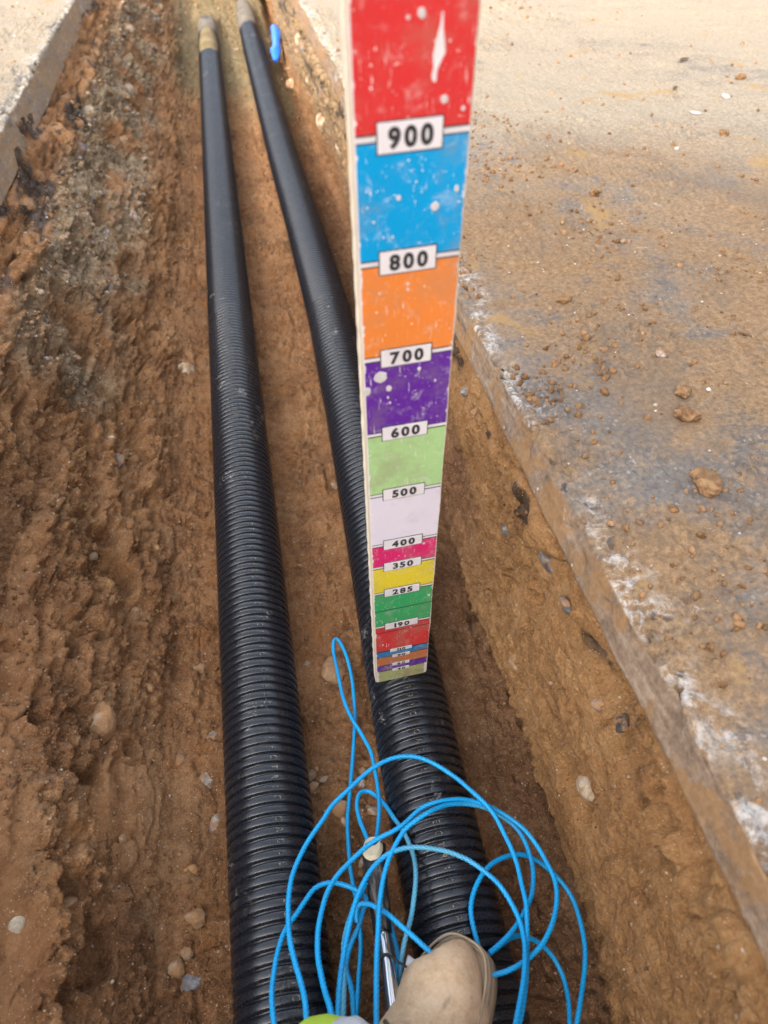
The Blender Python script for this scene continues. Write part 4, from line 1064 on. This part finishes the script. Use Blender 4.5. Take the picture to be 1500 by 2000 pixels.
PAINT = {'red': paint('red_paint', (0.62, 0.035, 0.035)), 'cyan': paint('cyan_paint', (0.0, 0.33, 0.68), 1.25), 'orange': paint('orange_paint', (0.80, 0.235, 0.045)),
         'purple': paint('purple_paint', (0.115, 0.020, 0.30), 1.1), 'mint': paint('pale_green_paint', (0.40, 0.62, 0.26), 1.35), 'lilac': paint('lilac_white_paint', (0.74, 0.68, 0.76), 0.9),
         'pink': paint('magenta_paint', (0.66, 0.018, 0.14), 1.2), 'yellow': paint('yellow_paint', (0.76, 0.60, 0.030), 1.0), 'green': paint('green_paint', (0.035, 0.36, 0.115), 1.0),
         'blue': paint('blue_paint', (0.005, 0.19, 0.47), 1.0), 'rust': paint('dull_orange_paint', (0.55, 0.16, 0.05), 1.2), 'olive': paint('olive_green_paint', (0.40, 0.43, 0.17), 1.9)}
M_WHITE = paint('white_paint', (0.76, 0.72, 0.73), 0.5)
M_INK = N('black_ink')
_d = M_INK.math('MULTIPLY', M_INK.step(M_INK.noise(240.0, 4, 0.7), 0.60, 0.66), M_INK.step(M_INK.noise(40.0, 3, 0.6), 0.45, 0.62))
M_INK = M_INK.done(M_INK.mix(_d, (0.035, 0.033, 0.037), (0.60, 0.57, 0.56)), 0.6, 0.3)
M_WOOD = N('cream_board_edge')
_g = M_WOOD.noise(1.0, 5, 0.6, vec=M_WOOD.map((300.0, 40.0, 14.0)))
M_WOOD = M_WOOD.done(M_WOOD.mix(_g, (0.52, 0.43, 0.31), (0.78, 0.71, 0.58)), 0.8, 0.3, M_WOOD.bump(_g, 0.3, 0.001))

def rounded_board(name, x0, x1, z0, z1, y0, y1, rad):
    """upright slab with its two lower corners rounded and a slightly ragged rim"""
    pts = []
    for i in range(9):
        a = math.pi + i / 8 * math.pi / 2
        pts.append((x0 + rad + rad * math.cos(a), z0 + rad + rad * math.sin(a)))
    for i in range(9):
        a = 1.5 * math.pi + i / 8 * math.pi / 2
        pts.append((x1 - rad + rad * math.cos(a), z0 + rad + rad * math.sin(a)))
    nz = 150
    for i in range(1, nz + 1):
        z = z0 + rad + (z1 - z0 - rad) * i / nz
        pts.append((x1 + 0.0007 * math.sin(i * 12.9) * random.random(), z))
    for i in range(nz, 0, -1):
        z = z0 + rad + (z1 - z0 - rad) * i / nz
        pts.append((x0 - 0.0006 * math.sin(i * 7.7) * random.random(), z))
    n = len(pts)
    V = [(x, y0, z) for x, z in pts] + [(x, y1, z) for x, z in pts]
    F = [list(range(n)), list(range(2 * n - 1, n - 1, -1))] + [[i, n + i, n + (i + 1) % n, (i + 1) % n] for i in range(n)]
    me = bpy.data.meshes.new(name)
    me.from_pydata(V, [], F); me.update()
    return me
def bpart(name, me, mat, parent=board_root, label=None):
    o = link(name, me, mat, parent, label)
    return o
plank = bpart('plank', rounded_board('plank', 0, BW, 0, BH, 0.0, BT, 0.005), M_WOOD)
face = bpart('white_face', rounded_board('white_face', 0.0022, BW - 0.0010, 0.0004, BH - 0.001, -0.0006, -0.0001, 0.005), M_WHITE)

BANDS = [(0, 40, 'olive', 'worn olive green lowest band'), (40, 60, 'purple', 'narrow purple band'), (60, 90, 'rust', 'dull orange band'), (90, 110, 'blue', 'narrow blue band'), (110, 190, 'red', 'lower red band with a dark score line'),
         (190, 285, 'green', 'bright green band with a dark score line'), (285, 350, 'yellow', 'yellow band'), (350, 400, 'pink', 'magenta band'), (400, 500, 'lilac', 'lilac white band'), (500, 600, 'mint', 'pale green band'),
         (600, 700, 'purple', 'wide purple band with grey splashes'), (700, 800, 'orange', 'wide orange band'), (800, 900, 'cyan', 'wide cyan blue band with scuffs'), (900, 1119, 'red', 'tall red top band with a peeled patch')]
def strip_mesh(name, x0, x1, z0, z1, yf, seed, ragged=0.0006, yb=-0.0006):
    nz = max(2, int((z1 - z0) / 0.002))
    zs = np.linspace(z0, z1, nz)
    q = np.stack([zs * 0, zs * 0 + seed, zs], -1)
    chipL = np.clip(fbm(q, 160, 3, seed) - 0.25, 0, 1) * 0.004
    chipR = np.clip(fbm(q + 9, 160, 3, seed + 3) - 0.25, 0, 1) * 0.004
    V = []
    for z, a, b in zip(zs, chipL, chipR):
        V += [(x0 + a, yb, z), (x0 + a, yf, z), (x1 - b, yf, z), (x1 - b, yb, z)]
    F = []
    for i in range(nz - 1):
        for j in range(3):
            a = i * 4 + j
            F.append([a, a + 1, a + 5, a + 4])
    F += [[0, 3, 2, 1], [(nz - 1) * 4 + k for k in range(4)]]
    me = bpy.data.meshes.new(name)
    me.from_pydata(V, [], [list(map(int, f))[::-1] for f in F]); me.update()
    return me
for q, (a, b, colr, lab) in enumerate(BANDS):
    g0 = 0.0018 if a == 0 else (0.0034 if a >= 190 else 0.0016)
    g1 = 0.0006 if b > 1000 else (0.0034 if b >= 190 else 0.0016)
    z0, z1 = a / 1000 + g0, b / 1000 - g1
    x0 = 0.0034 if a > 0 else 0.0060
    x1 = BW - 0.0014 if a > 0 else BW - 0.005
    bd = bpart('colour_band', strip_mesh('colour_band', x0, x1, z0, z1, -0.0011, q * 7 + 3), PAINT[colr], label=lab)
    for zl in ([z0 - 0.0006] if a > 0 else []) + ([z1 + 0.0006] if b < 1000 else []):
        bpart('border_line', box_mesh('border_line', x0, x1, -0.00115, -0.0006, zl - 0.00055 * (1 if a >= 110 else .6), zl + 0.00055 * (1 if a >= 110 else .6)), M_INK, bd)
    if colr == 'green' or (colr == 'red' and a == 110):
        zc = 0.237 if colr == 'green' else 0.172
        bpart('score_line', strip_mesh('score_line', x0, x1, zc - 0.0008, zc + 0.0008, -0.0013, 77 + q, yb=-0.0011), M_INK, bd)

DIG = glyph_meshes('0123456789', 1.0, 0.048)
def digits_mesh(name, txt, h, yf, squeeze=1.0, gap=0.06):
    VV, FF, nb, x = [], [], 0, 0.0
    cap = DIG['0'][0][:, 1].max() - DIG['0'][0][:, 1].min()
    sc = h / cap
    for c in txt:
        V, F = DIG[c]
        x0 = V[:, 0].min(); w = V[:, 0].max() - x0
        ww = w
        if c == '1':
            pass
        W = np.stack([(V[:, 0] - x0 + x) * sc * squeeze, np.full(len(V), yf), (V[:, 1] - (DIG['0'][0][:, 1].max() + DIG['0'][0][:, 1].min()) / 2) * sc], -1)
        VV.append(W); FF.append(F + nb); nb += len(V)
        x += ww + gap
    V = np.vstack(VV)
    V[:, 0] -= (V[:, 0].min() + V[:, 0].max()) / 2
    return mesh_np(name, V, np.vstack(FF), False)
MARKS = [(900, .0490, .0235, .0160), (800, .0485, .0225, .0155), (700, .0490, .0215, .0150), (600, .0490, .0210, .0148), (500, .0495, .0205, .0140), (400, .0505, .0205, .0140), (350, .0510, .0200, .0140), (285, .0510, .0200, .0140), (190, .0510, .0190, .0135),
         (110, .0360, .0105, .0085), (90, .0295, .0105, .0085), (60, .0295, .0105, .0085), (40, .0295, .0105, .0085)]
for mk, w, h, th_ in MARKS:
    xc, zc = BW * 0.485, mk / 1000
    rim = bpart('number_plate', box_mesh('number_plate', xc - w / 2, xc + w / 2, -0.0017, -0.0007, zc - h / 2, zc + h / 2), M_INK, label='white number box reading %d with a thin black rim' % mk)
    t = 0.0009 if mk >= 190 else 0.0005
    bpart('number_face', box_mesh('number_face', xc - w / 2 + t, xc + w / 2 - t, -0.0020, -0.0016, zc - h / 2 + t, zc + h / 2 - t), M_WHITE, rim)
    d = bpart('digits', digits_mesh('digits', str(mk), th_, -0.0022, 0.90 if mk >= 190 else 1.05, 0.13), M_INK, rim)
    d.location = (xc + 0.0006, 0, zc - 0.0002)
# splashes of grey cement and one peeled patch
M_SPLASH = N('cement_splash')
M_SPLASH = M_SPLASH.done(M_SPLASH.mix(M_SPLASH.noise(300.0, 4), (0.46, 0.44, 0.43), (0.68, 0.65, 0.63)), 0.9, 0.2)
def splash(x, z, w, h, seed, mat=M_SPLASH, label=None, outline=None):
    n = 22
    if outline is None:
        a = np.linspace(0, 2 * np.pi, n, endpoint=False)
        rr = 1 + 0.16 * vnoise(np.stack([np.cos(a), np.sin(a), a * 0 + seed], -1), 1.8, seed) + 0.06 * np.sin(a * 9 + seed)
        pts = np.stack([x + w / 2 * rr * np.cos(a), z + h / 2 * rr * np.sin(a)], -1)
    else:
        pts = np.array(outline); n = len(pts)
    y1 = -0.0016 if outline is None else -0.00125
    V = [(p[0], -0.0011, p[1]) for p in pts] + [(p[0] * .94 + np.mean(pts[:, 0]) * .06, y1, p[1] * .94 + np.mean(pts[:, 1]) * .06) for p in pts]
    F = [list(range(2 * n - 1, n - 1, -1))[::-1]] + [[i, (i + 1) % n, n + (i + 1) % n, n + i] for i in range(n)]
    me = bpy.data.meshes.new('paint_splash'); me.from_pydata(V, [], F); me.update()
    bpart('paint_splash', me, mat, label=label)
for q, (x, z, w, h) in enumerate([(.049, .9745, .0052, .0062), (.040, .9728, .0026, .0026), (.0665, .9215, .0055, .0062), (.0805, .9140, .0030, .0036), (.0635, .8436, .0068, .0078), (.0800, .8560, .0036, .0056), (.0345, .8545, .0036, .0045),
        (.0235, .8085, .0036, .0046), (.0225, .8230, .0016, .0022), (.0300, .8225, .0018, .0022), (.0430, .7770, .0024, .0032), (.0430, .7715, .0024, .0030), (.0185, .7715, .0018, .0022),
        (.0180, .6780, .0125, .0130), (.0046, .6625, .0080, .0100), (.0260, .6620, .0058, .0075), (.0250, .6505, .0022, .0030), (.0270, .6430, .0022, .0030), (.0555, .6810, .0034, .0046), (.0720, .6630, .0022, .0030),
        (.0700, .3880, .0040, .0040), (.0860 - .004, .2560, .0036, .0046), (.0140, .1330, .0026, .0030), (.0100, .8620, .0016, .0016), (.0150, .8370, .0018, .0024)]):
    splash(x, z, w, h, q + 3)
splash(0, 0, 0, 0, 0, M_WHITE, 'peeled pale patch in the red paint', outline=[(.0580, .9335), (.0600, .9330), (.0606, .9405), (.0640, .9475), (.0655, .9500), (.0650, .9560), (.0636, .9640), (.0630, .9745), (.0622, .9740), (.0612, .9660), (.0590, .9580), (.0572, .9500), (.0580, .9420), (.0568, .9370)][::-1])

# ------------------------------------------------------------------ the worker standing in the trench: boot and clothing that reach into view
M_BOOT = N('tan_leather')
_n = M_BOOT.noise(45.0, 5, 0.65); _n2 = M_BOOT.noise(320.0, 3)
_c = M_BOOT.ramp(M_BOOT.math('ADD', M_BOOT.math('MULTIPLY', _n, 0.75), M_BOOT.math('MULTIPLY', _n2, 0.25)), [(0.34, (0.42, 0.275, 0.160)), (0.5, (0.54, 0.375, 0.230)), (0.66, (0.61, 0.455, 0.30))])
_c = M_BOOT.mix(M_BOOT.math('MULTIPLY', M_BOOT.step(M_BOOT.noise(20.0, 4, 0.7, dist=0.5), 0.56, 0.72), 0.7), _c, (0.22, 0.16, 0.11))
M_BOOT = M_BOOT.done(_c, 0.75, 0.3, M_BOOT.bump(M_BOOT.math('ADD', _n, M_BOOT.math('MULTIPLY', _n2, 0.4)), 0.35, 0.002))
M_SOLE = N('boot_sole')
M_SOLE = M_SOLE.done(M_SOLE.mix(M_SOLE.noise(70.0, 4), (0.22, 0.155, 0.095), (0.38, 0.29, 0.20)), 0.85, 0.25, M_SOLE.bump(M_SOLE.noise(300.0, 3), 0.3, 0.001))
M_LACE = N('boot_lace')
M_LACE = M_LACE.done(M_LACE.mix(M_LACE.noise(200.0, 3), (0.05, 0.04, 0.03), (0.20, 0.15, 0.10)), 0.9, 0.2)
worker = empty('person', (0.10, 0.12, 0.13), 'person standing over the ducts, tan boot toe and lime hi-vis clothing reaching into view', 'person')
Mboot = Matrix.Translation((0.160, 0.2500, 0.148)) @ Matrix.Rotation(math.radians(-40), 4, 'Z') @ Matrix.Rotation(math.radians(9), 4, 'X') @ Matrix.Rotation(math.radians(-20), 4, 'Y') @ Matrix.Scale(1.12, 4)
# local: toe tip at origin, foot runs back along -y, z up
def boot_ring(s, n=28):
    """outline of the upper at distance s behind the toe tip"""
    half = 0.047 * (min(1, s / 0.055) ** 0.5) * (1 - 0.10 * sstep(0.12, 0.20, np.array(s)))
    top = 0.020 + 0.040 * (min(1, s / 0.05) ** 0.55) + 0.075 * float(sstep(0.075, 0.20, np.array(s)))
    th = np.linspace(0, 2 * np.pi, n, endpoint=False)
    x = half * np.sign(np.cos(th)) * np.abs(np.cos(th)) ** 0.75
    z = np.where(np.sin(th) > 0, top * np.abs(np.sin(th)) ** 0.72, 0.010 * np.sin(th))
    return x, z
ss = np.concatenate([[0.0006, 0.002, 0.005, 0.009], np.linspace(0.014, 0.20, 40)])
V = []
for s in ss:
    x, z = boot_ring(s)
    V.append(np.stack([x + 0.0, np.full_like(x, -s), z], -1))
# carry on up the shaft
lastx, lastz = boot_ring(0.20)
for i in range(1, 16):
    t = i / 15
    k = 1 - 0.12 * t
    base = np.stack([lastx * k, np.full_like(lastx, -0.20), lastz], -1)
    # rotate the ring from upright to level while it climbs
    a = t * math.pi / 2
    y = -0.20 - (base[:, 2]) * math.sin(a) * 0.9 - 0.02 * t
    zz = base[:, 2] * math.cos(a) + 0.10 * t + 0.05 * math.sin(a) + 0.03
    V.append(np.stack([base[:, 0], y, np.where(i > 0, zz, base[:, 2])], -1))
V = np.array(V)
V += 0.0016 * np.stack([ridged(V, (40, 90, 60), 2, s_) - 0.6 for s_ in (51, 52, 53)], -1)
V += (0.0022 * np.stack([vnoise(V, 38, s_) for s_ in (31, 32, 33)], -1)) + 0.0012 * np.stack([vnoise(V, 110, s_) for s_ in (34, 35, 36)], -1)
bme = mesh_np('boot', V, grid_faces(len(V), 28, wrap=True), True)
boot = link('boot', bme, M_BOOT)
boot.matrix_world = Mboot
def sole_outline(n=60):
    th = np.linspace(0, 2 * np.pi, n, endpoint=False)
    y = -0.14 + 0.146 * np.cos(th)
    w = 0.052 * np.sign(np.sin(th)) * np.abs(np.sin(th)) ** 0.62 * (1 - 0.12 * sstep(-0.10, -0.2, y))
    return w, y
w_, y_ = sole_outline()
lay_ = [(-0.024, 0.96), (-0.022, 1.0), (-0.006, 1.0), (-0.0045, 0.975), (-0.002, 0.975), (0.0, 1.0), (0.006, 1.0), (0.0075, 0.97), (0.0085, 0.90)]
V = np.array([[(a * k_, -0.14 + (b + 0.14) * (k_ * 0.35 + 0.65), z_) for a, b in zip(w_, y_)] for z_, k_ in lay_])
me = bpy.data.meshes.new('sole')
F = [list(map(int, f)) for f in grid_faces(len(lay_), 60, wrap=True)] + [list(range(59, -1, -1)), list(range(8 * 60, 9 * 60))]
me.from_pydata(V.reshape(-1, 3).tolist(), [], F); me.update()
me.polygons.foreach_set('use_smooth', np.array([len(f) == 4 for f in F]))
sole = link('sole', me, M_SOLE)
sole.matrix_world = Mboot
VV, FF, nb = [], [], 0
for i in range(5):
    s = 0.108 + i * 0.021
    x, z = boot_ring(s)
    tz = z.max()
    for sg in (-1, 1):
        L = catmull([(-0.024 * sg, -s, tz * 0.93 + .004), (-0.008 * sg, -s - 0.005, tz + 0.006), (0.010 * sg, -s - 0.012, tz + 0.009), (0.024 * sg, -s - 0.019, tz * 0.97 + 0.006)], 0.002)
        v, _ = tube_rope(L, 0.0024, 1.0, 8, 0)
        VV.append(v.reshape(-1, 3)); FF.append(grid_faces(len(L), 8, wrap=True)[:, ::-1] + nb); nb += len(L) * 8
lace = link('lace', mesh_np('lace', np.vstack(VV), np.vstack(FF)), M_LACE)
lace.matrix_world = Mboot
# two rows of stitching just above the welt and one across the toe cap
VV, FF, nb = [], [], 0
for row, (kz, kk) in enumerate(((0.0105, 0.965), (0.0185, 0.985))):
    aa = np.linspace(-2.2, 2.2, 120)
    yl = -0.14 + 0.146 * np.cos(aa)
    wl = 0.052 * np.sign(np.sin(aa)) * np.abs(np.sin(aa)) ** 0.62
    L = smooth_line(np.stack([wl * kk, -0.14 + (yl + 0.14) * (kk - 0.002), np.full_like(aa, kz)], -1), 3)
    v, _ = tube_rope(L, 0.0016, 1.0, 8, 0)
    VV.append(v.reshape(-1, 3)); FF.append(grid_faces(len(L), 8, wrap=True)[:, ::-1] + nb); nb += len(L) * 8
bx, bz = boot_ring(0.062)
m_ = bz > 0.012
L = np.stack([bx[m_] * 1.01, -0.062 - 0.012 * np.cos(bx[m_] / 0.047 * 1.5), bz[m_] + 0.0008], -1)
L = catmull(L[np.argsort(L[:, 0])], 0.002)
v, _ = tube_rope(L, 0.0013, 1.0, 8, 0)
stitch = link('stitching', mesh_np('stitching', np.vstack(VV), np.vstack(FF)), M_SOLE)
stitch.matrix_world = Mboot
# leg of the hi-vis trousers, knee forward, seen from above
def cloth(name, rgb0, rgb1, rough=0.8):
    m = N(name)
    n = m.noise(26.0, 5, 0.6, dist=0.7)
    wv = m.noise(700.0, 2)
    return m.done(m.mix(n, rgb0, rgb1), rough, 0.2, m.bump(m.math('ADD', n, m.math('MULTIPLY', wv, 0.2)), 0.5, 0.006))
M_LIME = cloth('lime_cloth', (0.26, 0.40, 0.02), (0.46, 0.62, 0.08))
M_GREYB = cloth('grey_band', (0.34, 0.35, 0.36), (0.52, 0.53, 0.54), 0.5)
M_NAVY = cloth('navy_cloth', (0.010, 0.016, 0.045), (0.022, 0.032, 0.075))
path = smooth_line(catmull([(-0.108, 0.138, 0.222), (-0.084, 0.140, 0.228), (-0.050, 0.134, 0.236), (-0.012, 0.122, 0.246), (0.030, 0.096, 0.258), (0.06, 0.03, 0.30)], 0.003), 6)
tt = np.linspace(0, 1, len(path))
rad = 0.060 * np.clip(np.sin(np.clip(tt * 5.2 + 0.05, 0, np.pi / 2)), 0.02, 1) * (1 - 0.10 * tt)
T = np.gradient(path, axis=0); T /= np.linalg.norm(T, axis=1, keepdims=True)
Nn = np.cross(T, [0, 0, 1.0]); Nn /= np.linalg.norm(Nn, axis=1, keepdims=True); Bn_ = np.cross(T, Nn)
th = np.linspace(0, 2 * np.pi, 40, endpoint=False)
V = path[:, None] + rad[:, None, None] * (np.cos(th)[None, :, None] * Nn[:, None] + np.sin(th)[None, :, None] * Bn_[:, None])
V += 0.008 * np.stack([ridged(V, (26, 26, 26), 2, s_) - 0.6 for s_ in (41, 42, 43)], -1) + 0.005 * np.stack([vnoise(V, 46, s_) for s_ in (44, 45, 46)], -1)
sme = mesh_np('sleeve', V, grid_faces(len(path), 40, wrap=True)[:, ::-1], True)
for m_ in (M_LIME, M_GREYB, M_NAVY):
    sme.materials.append(m_)
seg_i = np.repeat(np.where(tt[:-1] < 0.36, 0, np.where(tt[:-1] < 0.55, 1, 2)), 40).astype(np.int32)
sme.polygons.foreach_set('material_index', seg_i)
sleeve = link('sleeve', sme)
bpy.context.view_layer.update()
for o in (boot, sleeve):
    mw = o.matrix_world.copy(); o.parent = worker; o.matrix_parent_inverse = worker.matrix_world.inverted(); o.matrix_world = mw
bpy.context.view_layer.update()
for o in (sole, lace, stitch):
    mw = o.matrix_world.copy(); o.parent = boot; o.matrix_parent_inverse = boot.matrix_world.inverted(); o.matrix_world = mw

# ------------------------------------------------------------------ unseen building added behind the camera to cast shade over the near trench
M_BRICK = N('brick_wall')
bt = M_BRICK.t.nodes.new('ShaderNodeTexBrick')
M_BRICK.put(bt.inputs['Vector'], M_BRICK.map((1, 1, 1), (math.radians(90), 0, 0)))
bt.inputs['Color1'].default_value = (0.28, 0.12, 0.075, 1); bt.inputs['Color2'].default_value = (0.36, 0.17, 0.11, 1); bt.inputs['Mortar'].default_value = (0.42, 0.39, 0.34, 1)
bt.inputs['Scale'].default_value = 4.4
M_BRICK = M_BRICK.done(bt.outputs[0], 0.9, 0.2)
M_ROOF = N('roof_tiles'); M_ROOF = M_ROOF.done(M_ROOF.mix(M_ROOF.noise(8.0, 4), (0.14, 0.07, 0.05), (0.24, 0.13, 0.09)), 0.85, 0.2)
M_GLASS = N('window_glass'); M_GLASS = M_GLASS.done((0.03, 0.035, 0.04), 0.08, 0.5)
M_UPVC = N('white_frame'); M_UPVC = M_UPVC.done((0.75, 0.75, 0.74), 0.4, 0.4)
shade_house = empty('added_brick_house', SHADE_HOUSE_AT, 'unseen brick building with tiled roof, added behind the camera to shade the near trench', 'shade_house')
shade_house.rotation_euler = (0, 0, SHADE_HOUSE_ROT)
W2, DEP, EH = 9.0, 7.0, SHADE_HOUSE_EAVE
link('wall', box_mesh('wall', -W2, W2, -DEP - 0.35, -0.35, -0.2, EH), M_BRICK, shade_house)
me = bpy.data.meshes.new('roof')
rp = [(-W2 - .3, 0.0, EH - .02), (W2 + .3, 0.0, EH - .02), (W2 + .3, -DEP / 2 - .35, EH + 2.2), (-W2 - .3, -DEP / 2 - .35, EH + 2.2), (W2 + .3, -DEP - .7, EH - .02), (-W2 - .3, -DEP - .7, EH - .02)]
rp2 = [(x, y, z + 0.15) for x, y, z in rp]
me.from_pydata(rp + rp2, [], [[0, 3, 2, 1], [3, 5, 4, 2], [6, 7, 8, 9], [9, 8, 10, 11], [0, 1, 7, 6], [5, 11, 10, 4], [1, 2, 8, 7], [2, 4, 10, 8], [0, 6, 9, 3], [3, 9, 11, 5]])
me.update(); link('roof', me, M_ROOF, shade_house)
for xw in (-6.5, -2.5, 2.5, 6.5):
    for zw in (0.9, 3.2):
        f = link('window', box_mesh('window', xw - .8, xw + .8, -0.40, -0.31, zw, zw + 1.2), M_UPVC, shade_house)
        for k_ in (-1, 1):
            link('pane', box_mesh('pane', xw + k_ * .38 - .34, xw + k_ * .38 + .34, -0.315, -0.300, zw + .06, zw + 1.14), M_GLASS, f)
